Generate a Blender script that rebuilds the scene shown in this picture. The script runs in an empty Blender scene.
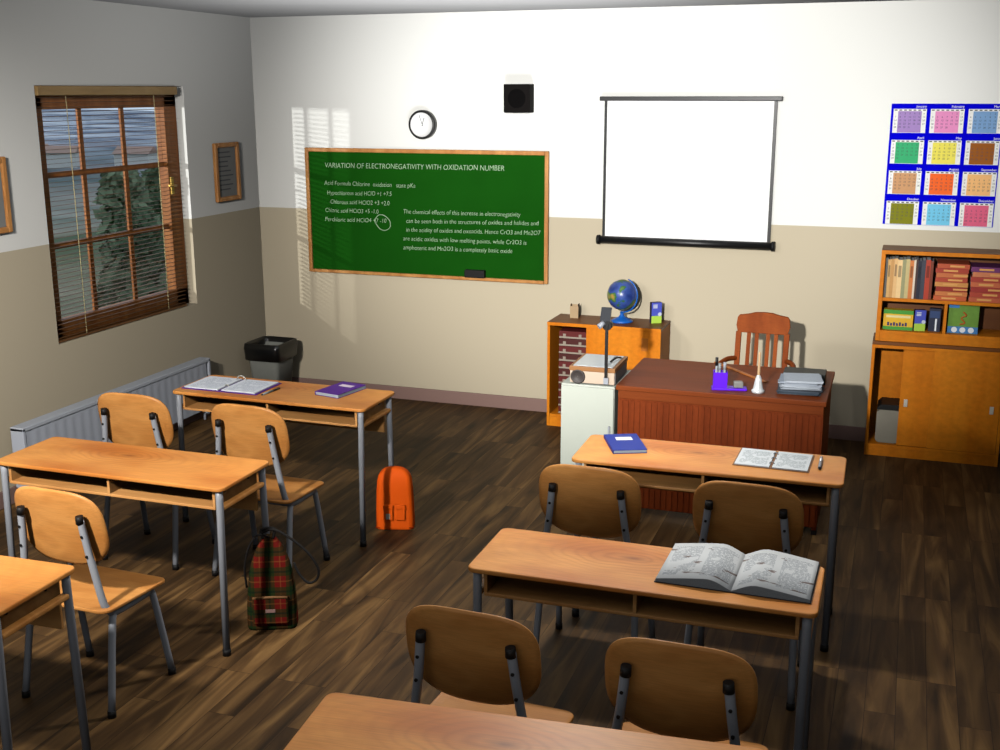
import bpy, bmesh, math, random
from mathutils import Vector, Matrix
random.seed(7)
S = bpy.context.scene
COL = S.collection
PI = math.pi

# ------------------------------------------------------------------ mesh builder
class MB:
    def __init__(self): self.v=[]; self.f=[]; self.m=[]; self.mi=0; self.s=[]; self.smooth=False
    def add(self, vs, fs, smooth=None):
        n=len(self.v); self.v += [tuple(p) for p in vs]
        for f in fs:
            self.f.append([n+i for i in f]); self.m.append(self.mi)
            self.s.append(self.smooth if smooth is None else smooth)
        return self
    def box(self, x0,y0,z0,x1,y1,z1, M=None):
        vs=[Vector((x,y,z)) for z in (z0,z1) for y in (y0,y1) for x in (x0,x1)]
        if M is not None: vs=[M@p for p in vs]
        return self.add(vs, [(0,2,3,1),(4,5,7,6),(0,1,5,4),(2,6,7,3),(0,4,6,2),(1,3,7,5)], False)
    def cbox(self, c, size, rotz=0, M=None):
        m = Matrix.Translation(c) @ (M if M is not None else Matrix.Rotation(rotz,4,'Z'))
        a,b,d=[s/2 for s in size]
        return self.box(-a,-b,-d,a,b,d,m)
    def prism(self, poly, z0, z1, M=None, smooth_side=False):
        n=len(poly)
        vs=[Vector((x,y,z0)) for x,y in poly]+[Vector((x,y,z1)) for x,y in poly]
        if M is not None: vs=[M@p for p in vs]
        k=len(self.v); self.v += [tuple(p) for p in vs]
        self.f.append([k+i for i in range(n)][::-1]); self.m.append(self.mi); self.s.append(False)
        self.f.append([k+n+i for i in range(n)]); self.m.append(self.mi); self.s.append(False)
        for i in range(n):
            j=(i+1)%n; self.f.append([k+i,k+j,k+n+j,k+n+i]); self.m.append(self.mi); self.s.append(smooth_side)
        return self
    def tube(self, pts, r, seg=10, cap=True):
        pts=[Vector(p) for p in pts]; rs = r if isinstance(r,(list,tuple)) else [r]*len(pts)
        rings=[]; prev=None
        for i,p in enumerate(pts):
            t=(pts[min(i+1,len(pts)-1)]-pts[max(i-1,0)]).normalized()
            if prev is None:
                a=Vector((0,0,1)) if abs(t.z)<.9 else Vector((1,0,0))
                u=t.cross(a).normalized()
            else:
                u=(prev-t*prev.dot(t)).normalized()
            prev=u; w=t.cross(u)
            rings.append([p+(u*math.cos(2*PI*k/seg)+w*math.sin(2*PI*k/seg))*rs[i] for k in range(seg)])
        vs=[q for R in rings for q in R]; fs=[]
        for i in range(len(pts)-1):
            for k in range(seg):
                l=(k+1)%seg
                fs.append((i*seg+k,i*seg+l,(i+1)*seg+l,(i+1)*seg+k))
        self.add(vs,fs,True)
        if cap:
            n=len(self.v)-len(vs)
            self.f.append([n+k for k in range(seg)][::-1]); self.m.append(self.mi); self.s.append(False)
            self.f.append([n+(len(pts)-1)*seg+k for k in range(seg)]); self.m.append(self.mi); self.s.append(False)
        return self
    def lathe(self, prof, c=(0,0,0), seg=24, M=None):
        vs=[];fs=[]
        for r,z in prof:
            for k in range(seg):
                a=2*PI*k/seg; p=Vector((r*math.cos(a),r*math.sin(a),z))
                if M is not None: p=M@p
                vs.append(p+Vector(c))
        for i in range(len(prof)-1):
            for k in range(seg):
                l=(k+1)%seg; fs.append((i*seg+k,i*seg+l,(i+1)*seg+l,(i+1)*seg+k))
        return self.add(vs,fs,True)
    def grid(self, fn, nu, nv, smooth=True):
        vs=[fn(i/nu,j/nv) for j in range(nv+1) for i in range(nu+1)]
        fs=[(j*(nu+1)+i,j*(nu+1)+i+1,(j+1)*(nu+1)+i+1,(j+1)*(nu+1)+i) for j in range(nv) for i in range(nu)]
        return self.add(vs,fs,smooth)
    def build(self, name, mats, parent=None, label=None, bevel=0, seg=2, fixn=True):
        me=bpy.data.meshes.new(name); me.from_pydata(self.v,[],self.f); me.update()
        if not isinstance(mats,(list,tuple)): mats=[mats]
        for m in mats: me.materials.append(m)
        for p,mi,s in zip(me.polygons,self.m,self.s): p.material_index=mi; p.use_smooth=s
        if fixn:
            bm=bmesh.new(); bm.from_mesh(me); bmesh.ops.recalc_face_normals(bm,faces=bm.faces); bm.to_mesh(me); bm.free()
        o=bpy.data.objects.new(name,me); COL.objects.link(o)
        if parent is not None: o.parent=parent
        if label: o['label']=label
        if bevel:
            b=o.modifiers.new('bevel','BEVEL'); b.width=bevel; b.segments=seg; b.limit_method='ANGLE'; b.angle_limit=math.radians(40)
        return o

def thing(name, label, cat, loc=(0,0,0), rz=0, group=None):
    o=bpy.data.objects.new(name,None); COL.objects.link(o); o.empty_display_size=.05
    o.location=loc; o.rotation_euler=(0,0,rz)
    return tag(o,label,cat,group)
def tag(o,label,cat,group=None):
    o['label']=label; o['category']=cat
    if group: o['group']=group
    return o
def struct(o): o['kind']='structure'; return o
def dup(root, loc, rz=0, label=None):
    r=root.copy(); COL.objects.link(r); r.location=loc; r.rotation_euler=(0,0,rz)
    if label: r['label']=label
    for ch in list(root.children):
        c=ch.copy(); COL.objects.link(c); c.parent=r
        for g in list(ch.children):
            d=g.copy(); COL.objects.link(d); d.parent=c
    return r
def rrect(w,h,r,n=6,cx=0,cy=0):
    pts=[]
    for (sx,sy,a0) in ((1,1,0),(-1,1,90),(-1,-1,180),(1,-1,270)):
        for k in range(n+1):
            a=math.radians(a0+90*k/n)
            pts.append((cx+sx*(w/2-r)+r*math.cos(a), cy+sy*(h/2-r)+r*math.sin(a)))
    return pts
def smoothpath(pts,n=6):
    P=[Vector(p) for p in pts]; out=[]
    for i in range(len(P)-1):
        p0=P[max(i-1,0)];p1=P[i];p2=P[i+1];p3=P[min(i+2,len(P)-1)]
        for k in range(n):
            t=k/n
            out.append(.5*((2*p1)+(p2-p0)*t+(2*p0-5*p1+4*p2-p3)*t*t+(-p0+3*p1-3*p2+p3)*t**3))
    out.append(P[-1]); return out
XZ = Matrix.Rotation(PI/2,4,'X')      # poly (x,y) -> (x, -z.., y): extrudes toward -y
def text_mesh(body, size=1.0, align='LEFT', shear=0.0, space=1.0, line=1.0, offset=0.0):
    cu=bpy.data.curves.new('t','FONT'); cu.body=body; cu.size=size; cu.align_x=align; cu.shear=shear
    cu.space_character=space; cu.space_line=line; cu.offset=offset; cu.resolution_u=3
    o=bpy.data.objects.new('t',cu); COL.objects.link(o)
    bpy.context.view_layer.update()
    me=bpy.data.meshes.new_from_object(o.evaluated_get(bpy.context.evaluated_depsgraph_get()))
    bpy.data.objects.remove(o)
    vs=[v.co.copy() for v in me.vertices]; fs=[tuple(p.vertices) for p in me.polygons]
    bpy.data.meshes.remove(me)
    return vs,fs

# ------------------------------------------------------------------ materials
def mat(name):
    m=bpy.data.materials.new(name); m.use_nodes=True
    nt=m.node_tree; b=nt.nodes['Principled BSDF']; return m,nt,b
def srgb(r,g,b):
    f=lambda c: (c/255/12.92) if c/255<=.04045 else ((c/255+.055)/1.055)**2.4
    return (f(r),f(g),f(b),1)
def N(nt,t,**kw):
    n=nt.nodes.new(t)
    for k,v in kw.items():
        if k in n.inputs: n.inputs[k].default_value=v
        else: setattr(n,k,v)
    return n
def flat(name,rgb,rough=.6,metal=0,spec=.3,var=.06,scale=30):
    m,nt,b=mat(name); c=srgb(*rgb)
    tc=N(nt,'ShaderNodeTexCoord'); no=N(nt,'ShaderNodeTexNoise'); no.inputs['Scale'].default_value=scale
    no.inputs['Detail'].default_value=3
    nt.links.new(tc.outputs['Object'],no.inputs['Vector'])
    mx=N(nt,'ShaderNodeMix',data_type='RGBA')
    nt.links.new(no.outputs['Fac'],mx.inputs['Factor'])
    mx.inputs['A'].default_value=tuple(x*(1-var) for x in c[:3])+(1,)
    mx.inputs['B'].default_value=tuple(min(1,x*(1+var)) for x in c[:3])+(1,)
    nt.links.new(mx.outputs['Result'],b.inputs['Base Color'])
    b.inputs['Roughness'].default_value=rough; b.inputs['Metallic'].default_value=metal
    b.inputs['Specular IOR Level'].default_value=spec
    return m
def wood(name,c1,c2,c3,scale=(1,1,1),freq=6,rough=.45,dist=4,fine=60,spec=.3,rot=0,knot=None):
    m,nt,b=mat(name); L=nt.links
    tc=N(nt,'ShaderNodeTexCoord'); mp=N(nt,'ShaderNodeMapping'); mp.inputs['Scale'].default_value=scale
    mp.inputs['Rotation'].default_value=(0,0,rot)
    L.new(tc.outputs['Object'],mp.inputs['Vector'])
    n1=N(nt,'ShaderNodeTexNoise'); n1.inputs['Scale'].default_value=freq*.35; n1.inputs['Detail'].default_value=2
    n1.inputs['Distortion'].default_value=.6
    L.new(mp.outputs['Vector'],n1.inputs['Vector'])
    wv=N(nt,'ShaderNodeMath',operation='MULTIPLY'); wv.inputs[1].default_value=dist*6
    L.new(n1.outputs['Fac'],wv.inputs[0])
    sn=N(nt,'ShaderNodeMath',operation='SINE'); L.new(wv.outputs[0],sn.inputs[0])
    h=N(nt,'ShaderNodeMath',operation='MULTIPLY_ADD'); h.inputs[1].default_value=.5; h.inputs[2].default_value=.5
    L.new(sn.outputs[0],h.inputs[0])
    n2=N(nt,'ShaderNodeTexNoise'); n2.inputs['Scale'].default_value=freq*.5; n2.inputs['Detail'].default_value=5
    L.new(mp.outputs['Vector'],n2.inputs['Vector'])
    mp3=N(nt,'ShaderNodeMapping'); mp3.inputs['Scale'].default_value=(scale[0]*.3,scale[1]*4,scale[2]*4) if scale[0]<=scale[1] else (scale[0]*4,scale[1]*.3,scale[2]*.5)
    L.new(tc.outputs['Object'],mp3.inputs['Vector'])
    n3=N(nt,'ShaderNodeTexNoise'); n3.inputs['Scale'].default_value=fine; n3.inputs['Detail'].default_value=3
    L.new(mp3.outputs['Vector'],n3.inputs['Vector'])
    m1=N(nt,'ShaderNodeMix',data_type='RGBA'); m1.inputs['A'].default_value=srgb(*c1); m1.inputs['B'].default_value=srgb(*c2)
    rp=N(nt,'ShaderNodeMapRange'); rp.inputs['From Min'].default_value=.38; rp.inputs['From Max'].default_value=.66
    L.new(n2.outputs['Fac'],rp.inputs['Value']); L.new(rp.outputs[0],m1.inputs['Factor'])
    m2=N(nt,'ShaderNodeMix',data_type='RGBA'); m2.inputs['B'].default_value=srgb(*c3)
    L.new(m1.outputs['Result'],m2.inputs['A'])
    k=N(nt,'ShaderNodeMath',operation='MULTIPLY'); k.inputs[1].default_value=.28; L.new(h.outputs[0],k.inputs[0])
    L.new(k.outputs[0],m2.inputs['Factor'])
    m3=N(nt,'ShaderNodeMix',data_type='RGBA',blend_type='MULTIPLY'); m3.inputs['Factor'].default_value=.35
    L.new(m2.outputs['Result'],m3.inputs['A'])
    cr=N(nt,'ShaderNodeMapRange'); cr.inputs['From Min'].default_value=.3; cr.inputs['From Max'].default_value=.7; cr.inputs['To Min'].default_value=.6; cr.inputs['To Max'].default_value=1.1
    L.new(n3.outputs['Fac'],cr.inputs['Value'])
    cb=N(nt,'ShaderNodeCombineColor'); [L.new(cr.outputs[0],cb.inputs[i]) for i in range(3)]
    L.new(cb.outputs[0],m3.inputs['B'])
    res=m3.outputs['Result']
    if knot:
        def M(op,a,bv=None,c=None):
            n=N(nt,'ShaderNodeMath',operation=op)
            for i,x in enumerate((a,bv,c)):
                if x is None: continue
                if isinstance(x,(int,float)): n.inputs[i].default_value=x
                else: L.new(x,n.inputs[i])
            return n.outputs[0]
        sp_=N(nt,'ShaderNodeSeparateXYZ'); L.new(tc.outputs['Object'],sp_.inputs[0])
        nk=N(nt,'ShaderNodeTexNoise'); nk.inputs['Scale'].default_value=3.2; nk.inputs['Detail'].default_value=2; L.new(tc.outputs['Object'],nk.inputs['Vector'])
        dx=M('SUBTRACT',sp_.outputs['X'],knot[0]); dy=M('MULTIPLY',M('SUBTRACT',sp_.outputs['Y'],knot[1]),1.7)
        # open, cathedral-like arcs that stretch along the board
        v=M('SQRT',M('ADD',M('MULTIPLY',M('MULTIPLY',dx,dx),.55),M('MULTIPLY',dy,dy)))
        rg=M('MULTIPLY_ADD',M('SINE',M('MULTIPLY_ADD',v,150,M('MULTIPLY',nk.outputs['Fac'],26))),.5,.5)
        near=M('MAXIMUM',M('SUBTRACT',1,M('MULTIPLY',v,3.4)),0)
        f1=M('MULTIPLY',M('POWER',rg,2.5),M('MULTIPLY_ADD',near,.38,.06))
        k1=N(nt,'ShaderNodeMix',data_type='RGBA'); L.new(f1,k1.inputs['Factor']); L.new(res,k1.inputs['A']); k1.inputs['B'].default_value=srgb(*c3)
        f2=M('MULTIPLY',M('MAXIMUM',M('SUBTRACT',1,M('MULTIPLY',v,22)),0),.6)
        k2=N(nt,'ShaderNodeMix',data_type='RGBA'); L.new(f2,k2.inputs['Factor']); L.new(k1.outputs['Result'],k2.inputs['A']); k2.inputs['B'].default_value=srgb(120,62,24)
        res=k2.outputs['Result']
    L.new(res,b.inputs['Base Color'])
    b.inputs['Roughness'].default_value=rough; b.inputs['Specular IOR Level'].default_value=spec
    return m
def wall_mat(name, split, up, low):
    m,nt,b=mat(name); L=nt.links
    g=N(nt,'ShaderNodeNewGeometry'); sx=N(nt,'ShaderNodeSeparateXYZ'); L.new(g.outputs['Position'],sx.inputs[0])
    gt=N(nt,'ShaderNodeMath',operation='GREATER_THAN'); gt.inputs[1].default_value=split; L.new(sx.outputs['Z'],gt.inputs[0])
    mx=N(nt,'ShaderNodeMix',data_type='RGBA'); mx.inputs['A'].default_value=srgb(*low); mx.inputs['B'].default_value=srgb(*up)
    L.new(gt.outputs[0],mx.inputs['Factor'])
    no=N(nt,'ShaderNodeTexNoise'); no.inputs['Scale'].default_value=120; L.new(g.outputs['Position'],no.inputs['Vector'])
    bp=N(nt,'ShaderNodeBump'); bp.inputs['Strength'].default_value=.04; bp.inputs['Distance'].default_value=.01
    L.new(no.outputs['Fac'],bp.inputs['Height']); L.new(bp.outputs[0],b.inputs['Normal'])
    L.new(mx.outputs['Result'],b.inputs['Base Color']); b.inputs['Roughness'].default_value=.9; b.inputs['Specular IOR Level'].default_value=.1
    return m
def floor_mat():
    m,nt,b=mat('dark plank floor'); L=nt.links
    g=N(nt,'ShaderNodeTexCoord'); sx=N(nt,'ShaderNodeSeparateXYZ'); L.new(g.outputs['Object'],sx.inputs[0])
    cb=N(nt,'ShaderNodeCombineXYZ'); L.new(sx.outputs['Y'],cb.inputs['X']); L.new(sx.outputs['X'],cb.inputs['Y'])
    br=N(nt,'ShaderNodeTexBrick'); L.new(cb.outputs[0],br.inputs['Vector'])
    br.inputs['Scale'].default_value=1; br.inputs['Brick Width'].default_value=.85; br.inputs['Row Height'].default_value=.115
    br.inputs['Mortar Size'].default_value=.0012; br.inputs['Mortar Smooth'].default_value=.3; br.offset=.37; br.offset_frequency=3
    br.inputs['Color1'].default_value=(0,0,0,1); br.inputs['Color2'].default_value=(1,1,1,1); br.inputs['Mortar'].default_value=(0,0,0,1)
    sep=N(nt,'ShaderNodeSeparateColor'); L.new(br.outputs['Color'],sep.inputs[0])
    # stretched grain with per-plank offset
    off=N(nt,'ShaderNodeCombineXYZ'); ml=N(nt,'ShaderNodeMath',operation='MULTIPLY'); ml.inputs[1].default_value=37; L.new(sep.outputs[0],ml.inputs[0])
    L.new(ml.outputs[0],off.inputs['X']); L.new(ml.outputs[0],off.inputs['Z'])
    ad=N(nt,'ShaderNodeVectorMath',operation='ADD'); L.new(g.outputs['Object'],ad.inputs[0]); L.new(off.outputs[0],ad.inputs[1])
    mp=N(nt,'ShaderNodeMapping'); mp.inputs['Scale'].default_value=(9,.9,1); L.new(ad.outputs[0],mp.inputs['Vector'])
    n1=N(nt,'ShaderNodeTexNoise'); n1.inputs['Scale'].default_value=1.3; n1.inputs['Detail'].default_value=4; n1.inputs['Distortion'].default_value=1.0
    L.new(mp.outputs[0],n1.inputs['Vector'])
    cr=N(nt,'ShaderNodeValToRGB'); e=cr.color_ramp.elements
    e[0].position=.3; e[0].color=srgb(46,33,19); e[1].position=.74; e[1].color=srgb(132,101,62)
    k=cr.color_ramp.elements.new(.5); k.color=srgb(84,61,36)
    L.new(n1.outputs['Fac'],cr.inputs[0])
    mr=N(nt,'ShaderNodeMapRange'); mr.inputs['To Min'].default_value=.62; mr.inputs['To Max'].default_value=1.2; L.new(sep.outputs[0],mr.inputs['Value'])
    cc=N(nt,'ShaderNodeCombineColor'); [L.new(mr.outputs[0],cc.inputs[i]) for i in range(3)]
    mu=N(nt,'ShaderNodeMix',data_type='RGBA',blend_type='MULTIPLY'); mu.inputs['Factor'].default_value=1
    L.new(cr.outputs[0],mu.inputs['A']); L.new(cc.outputs[0],mu.inputs['B'])
    mo=N(nt,'ShaderNodeMix',data_type='RGBA'); mo.inputs['B'].default_value=srgb(30,20,12)
    L.new(mu.outputs['Result'],mo.inputs['A']); L.new(br.outputs['Fac'],mo.inputs['Factor'])
    L.new(mo.outputs['Result'],b.inputs['Base Color']); b.inputs['Roughness'].default_value=.55; b.inputs['Specular IOR Level'].default_value=.15
    return m
def plaid_mat():
    m,nt,b=mat('red green plaid'); L=nt.links
    tc=N(nt,'ShaderNodeTexCoord'); sx=N(nt,'ShaderNodeSeparateXYZ'); L.new(tc.outputs['Object'],sx.inputs[0])
    def band(out,period,ph,th):
        a=N(nt,'ShaderNodeMath',operation='MULTIPLY_ADD'); a.inputs[1].default_value=1/period; a.inputs[2].default_value=ph; L.new(out,a.inputs[0])
        f=N(nt,'ShaderNodeMath',operation='FRACT'); L.new(a.outputs[0],f.inputs[0])
        t=N(nt,'ShaderNodeMath',operation='LESS_THAN'); t.inputs[1].default_value=th; L.new(f.outputs[0],t.inputs[0]); return t.outputs[0]
    cur=None; base=srgb(100,24,20)
    def over(prev,fac,col,k):
        mx=N(nt,'ShaderNodeMix',data_type='RGBA'); mm=N(nt,'ShaderNodeMath',operation='MULTIPLY'); mm.inputs[1].default_value=k
        L.new(fac,mm.inputs[0]); L.new(mm.outputs[0],mx.inputs['Factor'])
        if prev is None: mx.inputs['A'].default_value=base
        else: L.new(prev,mx.inputs['A'])
        mx.inputs['B'].default_value=col; return mx.outputs['Result']
    X=sx.outputs['X']; Z=sx.outputs['Z']
    for o_ in (X,Z):
        cur=over(cur,band(o_,.09,.22,.44),srgb(16,46,20),.68)
        cur=over(cur,band(o_,.09,.06,.1),srgb(14,30,22),.6)
        cur=over(cur,band(o_,.09,.52,.06),srgb(150,96,50),.25)
    L.new(cur,b.inputs['Base Color']); b.inputs['Roughness'].default_value=.95; b.inputs['Specular IOR Level'].default_value=.05
    return m
def page_mat(name, ink=(120,128,136), cols=2, pics=0.0, w=.25, d=.3, base=(232,236,238)):
    """printed page: rows of fine text in columns (object coords, page centred at the origin)"""
    m,nt,b=mat(name); L=nt.links
    tc=N(nt,'ShaderNodeTexCoord'); sx=N(nt,'ShaderNodeSeparateXYZ'); L.new(tc.outputs['Object'],sx.inputs[0])
    def M(op,a,bv=None,c=None):
        n=N(nt,'ShaderNodeMath',operation=op)
        for i,x in enumerate((a,bv,c)):
            if x is None: continue
            if isinstance(x,(int,float)): n.inputs[i].default_value=x
            else: L.new(x,n.inputs[i])
        return n.outputs[0]
    rows=M('LESS_THAN',M('FRACT',M('MULTIPLY',sx.outputs['Y'],1/.0095)),.5)
    no=N(nt,'ShaderNodeTexNoise'); no.inputs['Scale'].default_value=160; L.new(tc.outputs['Object'],no.inputs['Vector'])
    words=M('GREATER_THAN',no.outputs['Fac'],.44)
    colf=M('FRACT',M('MULTIPLY_ADD',sx.outputs['X'],cols/w,.5*cols))
    incol=M('MULTIPLY',M('GREATER_THAN',colf,.1),M('LESS_THAN',colf,.9))
    mar=M('LESS_THAN',M('ABSOLUTE',sx.outputs['Y']),d*.42)
    nb=N(nt,'ShaderNodeTexNoise'); nb.inputs['Scale'].default_value=14; L.new(tc.outputs['Object'],nb.inputs['Vector'])
    blk=M('GREATER_THAN',nb.outputs['Fac'],.43)
    fac=M('MULTIPLY',M('MULTIPLY',M('MULTIPLY',M('MULTIPLY',rows,words),incol),M('MULTIPLY',mar,blk)),.75)
    mx=N(nt,'ShaderNodeMix',data_type='RGBA'); mx.inputs['A'].default_value=srgb(*base); mx.inputs['B'].default_value=srgb(*ink)
    L.new(fac,mx.inputs['Factor']); res=mx.outputs['Result']
    if pics:
        mp=N(nt,'ShaderNodeMapping'); mp.inputs['Scale'].default_value=(7,20,1); mp.inputs['Rotation'].default_value=(0,0,.5)
        L.new(tc.outputs['Object'],mp.inputs['Vector'])
        np_=N(nt,'ShaderNodeTexNoise'); np_.inputs['Scale'].default_value=1.3; np_.inputs['Detail'].default_value=3; L.new(mp.outputs[0],np_.inputs['Vector'])
        pf=M('MULTIPLY',M('GREATER_THAN',np_.outputs['Fac'],.64),mar)
        m2=N(nt,'ShaderNodeMix',data_type='RGBA'); L.new(M('MULTIPLY',pf,pics),m2.inputs['Factor']); L.new(res,m2.inputs['A']); m2.inputs['B'].default_value=srgb(105,82,70)
        res=m2.outputs['Result']
    L.new(res,b.inputs['Base Color']); b.inputs['Roughness'].default_value=.8; b.inputs['Specular IOR Level'].default_value=.15
    return m
def globe_mat():
    m,nt,b=mat('globe map'); L=nt.links
    tc=N(nt,'ShaderNodeTexCoord'); no=N(nt,'ShaderNodeTexNoise'); no.inputs['Scale'].default_value=9; no.inputs['Detail'].default_value=6
    mp=N(nt,'ShaderNodeMapping'); mp.inputs['Location'].default_value=(.35,.1,.62); L.new(tc.outputs['Object'],mp.inputs['Vector']); L.new(mp.outputs[0],no.inputs['Vector'])
    cr=N(nt,'ShaderNodeValToRGB'); cr.color_ramp.interpolation='LINEAR'; e=cr.color_ramp.elements
    e[0].position=.34; e[0].color=srgb(26,46,110); e[1].position=.72; e[1].color=srgb(215,150,80)
    for p,c in ((.53,(60,86,160)),(.55,(44,96,52)),(.6,(92,124,56))):
        k=cr.color_ramp.elements.new(p); k.color=srgb(*c)
    L.new(no.outputs['Fac'],cr.inputs[0]); L.new(cr.outputs[0],b.inputs['Base Color']); b.inputs['Roughness'].default_value=.3
    return m
def glass_mat():
    m,nt,b=mat('window glass'); L=nt.links; nt.nodes.remove(b)
    out=nt.nodes['Material Output']; t=N(nt,'ShaderNodeBsdfTransparent'); g=N(nt,'ShaderNodeBsdfGlossy'); g.inputs['Roughness'].default_value=.03
    t.inputs['Color'].default_value=(.95,.97,.98,1)
    mx=N(nt,'ShaderNodeMixShader'); mx.inputs[0].default_value=.04; L.new(t.outputs[0],mx.inputs[1]); L.new(g.outputs[0],mx.inputs[2]); L.new(mx.outputs[0],out.inputs[0])
    return m
def land_mat():
    m,nt,b=mat('land outside'); L=nt.links
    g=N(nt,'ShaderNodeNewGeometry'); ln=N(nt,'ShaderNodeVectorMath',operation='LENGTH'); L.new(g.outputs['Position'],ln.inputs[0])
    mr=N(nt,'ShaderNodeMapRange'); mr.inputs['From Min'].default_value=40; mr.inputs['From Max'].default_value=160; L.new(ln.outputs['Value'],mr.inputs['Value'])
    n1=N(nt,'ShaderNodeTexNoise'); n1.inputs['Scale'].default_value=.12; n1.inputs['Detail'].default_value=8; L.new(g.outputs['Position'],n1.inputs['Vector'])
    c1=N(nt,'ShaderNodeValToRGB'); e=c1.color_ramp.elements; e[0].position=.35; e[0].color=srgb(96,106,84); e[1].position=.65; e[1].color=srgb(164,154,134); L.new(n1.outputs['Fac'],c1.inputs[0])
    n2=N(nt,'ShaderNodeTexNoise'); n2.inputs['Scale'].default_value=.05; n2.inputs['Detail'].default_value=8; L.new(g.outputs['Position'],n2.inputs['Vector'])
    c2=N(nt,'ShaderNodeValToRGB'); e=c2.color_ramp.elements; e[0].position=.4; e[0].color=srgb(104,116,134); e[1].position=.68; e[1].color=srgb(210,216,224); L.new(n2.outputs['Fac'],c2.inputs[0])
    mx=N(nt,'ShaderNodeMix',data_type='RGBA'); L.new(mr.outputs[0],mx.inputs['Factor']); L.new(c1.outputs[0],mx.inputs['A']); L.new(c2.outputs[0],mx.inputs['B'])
    L.new(mx.outputs['Result'],b.inputs['Base Color']); b.inputs['Roughness'].default_value=1; b.inputs['Specular IOR Level'].default_value=0
    return m

WALL=wall_mat('two tone wall paint',1.4665,(236,236,232),(196,184,160))
CEIL=flat('ceiling plaster',(214,214,214),.95,spec=.05,var=.01)
BASE=flat('baseboard paint',(140,112,104),.6,var=.03)
FLOOR=floor_mat()
DTOP=wood('beech desk laminate',(240,166,86),(206,120,48),(164,88,32),scale=(1,2.2,1),freq=3.4,dist=3,fine=25,rough=.42,knot=(.53,.26))
DUND=wood('desk tray wood',(222,164,100),(204,142,80),(176,116,62),scale=(.6,4,4),freq=7,fine=30)
CHW=wood('chair plywood',(216,152,84),(198,132,66),(166,100,46),scale=(1,3,3),freq=7,dist=4,fine=25,rough=.42)
STEEL=flat('grey painted steel tube',(156,160,168),.4,0,.4,.03)
BLACK=flat('black rubber',(14,14,15),.6,0,.3,.05)
BLKPL=flat('black plastic',(20,20,21),.4,0,.4,.05)
ORW=wood('orange shelf veneer',(220,132,26),(208,116,15),(184,98,10),scale=(5,5,.5),freq=3,dist=1.5,fine=18,rough=.5,spec=.15)
ORW_D=wood('dark and shaded shelf veneer',(122,70,22),(104,56,14),(86,44,10),scale=(.5,5,5),freq=3,fine=18)  # darkened orange veneer; on the cupboard top the dark colour stands for shadow
MAHO=wood('mahogany veneer',(130,62,24),(116,52,18),(94,40,12),scale=(.5,5,5),freq=4,dist=2,fine=22,rough=.5,spec=.12)
MAHOP=wood('mahogany panel',(126,54,20),(112,46,15),(88,34,10),scale=(6,6,.4),freq=4,dist=2,fine=22,rough=.6,spec=.1)
CHRW=wood('cherry chair wood',(156,78,32),(138,64,24),(110,48,16),scale=(5,5,.5),freq=4,fine=22,rough=.6,spec=.08)
FRW=wood('picture frame wood',(208,150,88),(186,124,66),(146,92,44),scale=(4,4,1),freq=6,fine=25)
WINW=wood('window frame wood',(176,112,58),(154,92,44),(120,68,30),scale=(4,4,.6),freq=6,fine=25)
SLAT=wood('blind slat wood',(118,80,46),(98,64,34),(76,48,24),scale=(4,.6,4),freq=6,fine=25,rough=.5)
VAL=wood('blind valance wood',(176,146,98),(162,130,82),(140,110,66),scale=(4,.6,4),freq=6,fine=25)
CORD=flat('cream cord',(206,190,140),.8)
BRASS=flat('brass',(200,160,80),.3,.8)
WHITE=flat('white screen fabric',(250,250,250),.9,spec=.05,var=.01)
PAPER=flat('white paper',(238,240,244),.85,spec=.1,var=.02)
GREYP=flat('grey paper',(176,182,190),.85,spec=.1,var=.08,scale=60)
GREEND=flat('green chalkboard',(18,76,12),.9,0,.05,.14,4)
CHALK=flat('white chalk',(176,206,170),.95,spec=.02)
GLASS=glass_mat()

# ------------------------------------------------------------------ room
RX,RF,HC=6.9,-9.4,2.90
def wallobj(name, fn):
    mb=MB(); fn(mb); return struct(mb.build(name,WALL))
wallobj('wall_back', lambda m: m.box(-.15,0,0,RX+.15,.15,HC))
WY0,WY1,WZ0,WZ1=-2.41,-.93,.85,2.39
def lw(m):
    m.box(-.15,RF-.15,0,0,WY0,HC); m.box(-.15,WY1,0,0,0,HC); m.box(-.15,WY0,0,0,WY1,WZ0); m.box(-.15,WY0,WZ1,0,WY1,HC)
wallobj('wall_left', lw)
wallobj('wall_right', lambda m: m.box(RX,RF-.15,0,RX+.15,0,HC))
wallobj('wall_front', lambda m: m.box(0,RF-.15,0,RX,RF,HC))
struct(MB().box(-.15,RF-.15,-.12,RX+.15,.15,0).build('floor',FLOOR))
struct(MB().box(-.15,RF-.15,HC,RX+.15,.15,HC+.12).build('ceiling',CEIL))
struct(MB().box(0,-.014,0,RX,0,.1).build('baseboard_back',BASE,bevel=.003))
struct(MB().box(0,RF,0,.014,-.014,.1).build('baseboard_left',BASE,bevel=.003))

# window_1 : 3 x 3 panes in a wooden frame
win=bpy.data.objects.new('window_1',None); COL.objects.link(win); win.location=(-.1,(WY0+WY1)/2,WZ0); struct(win)
hw=(WY1-WY0)/2; hh=WZ1-WZ0
m=MB()
yb=[-1.915-(WY0+WY1)/2,-1.495-(WY0+WY1)/2]; zb=[1.425-WZ0,1.86-WZ0]
m.box(-.045,-hw,0,.03,-hw+.13,hh); m.box(-.045,hw-.14,0,.03,hw,hh)
m.box(-.045,-hw,0,.03,hw,.12); m.box(-.045,-hw,hh-.14,.03,hw,hh)
m.build('window_frame',WINW,win,bevel=.004)
m=MB()
for y in yb: m.box(-.014,y-.019,.12,.003,y+.019,hh-.14)
for z in zb: m.box(-.0135,-hw+.13,z-.017,.0025,hw-.14,z+.017)
m.build('glazing_bars',WINW,win,bevel=.003)
ys=[-hw+.13]+yb+[hw-.14]; zs=[.12]+zb+[hh-.14]
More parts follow.
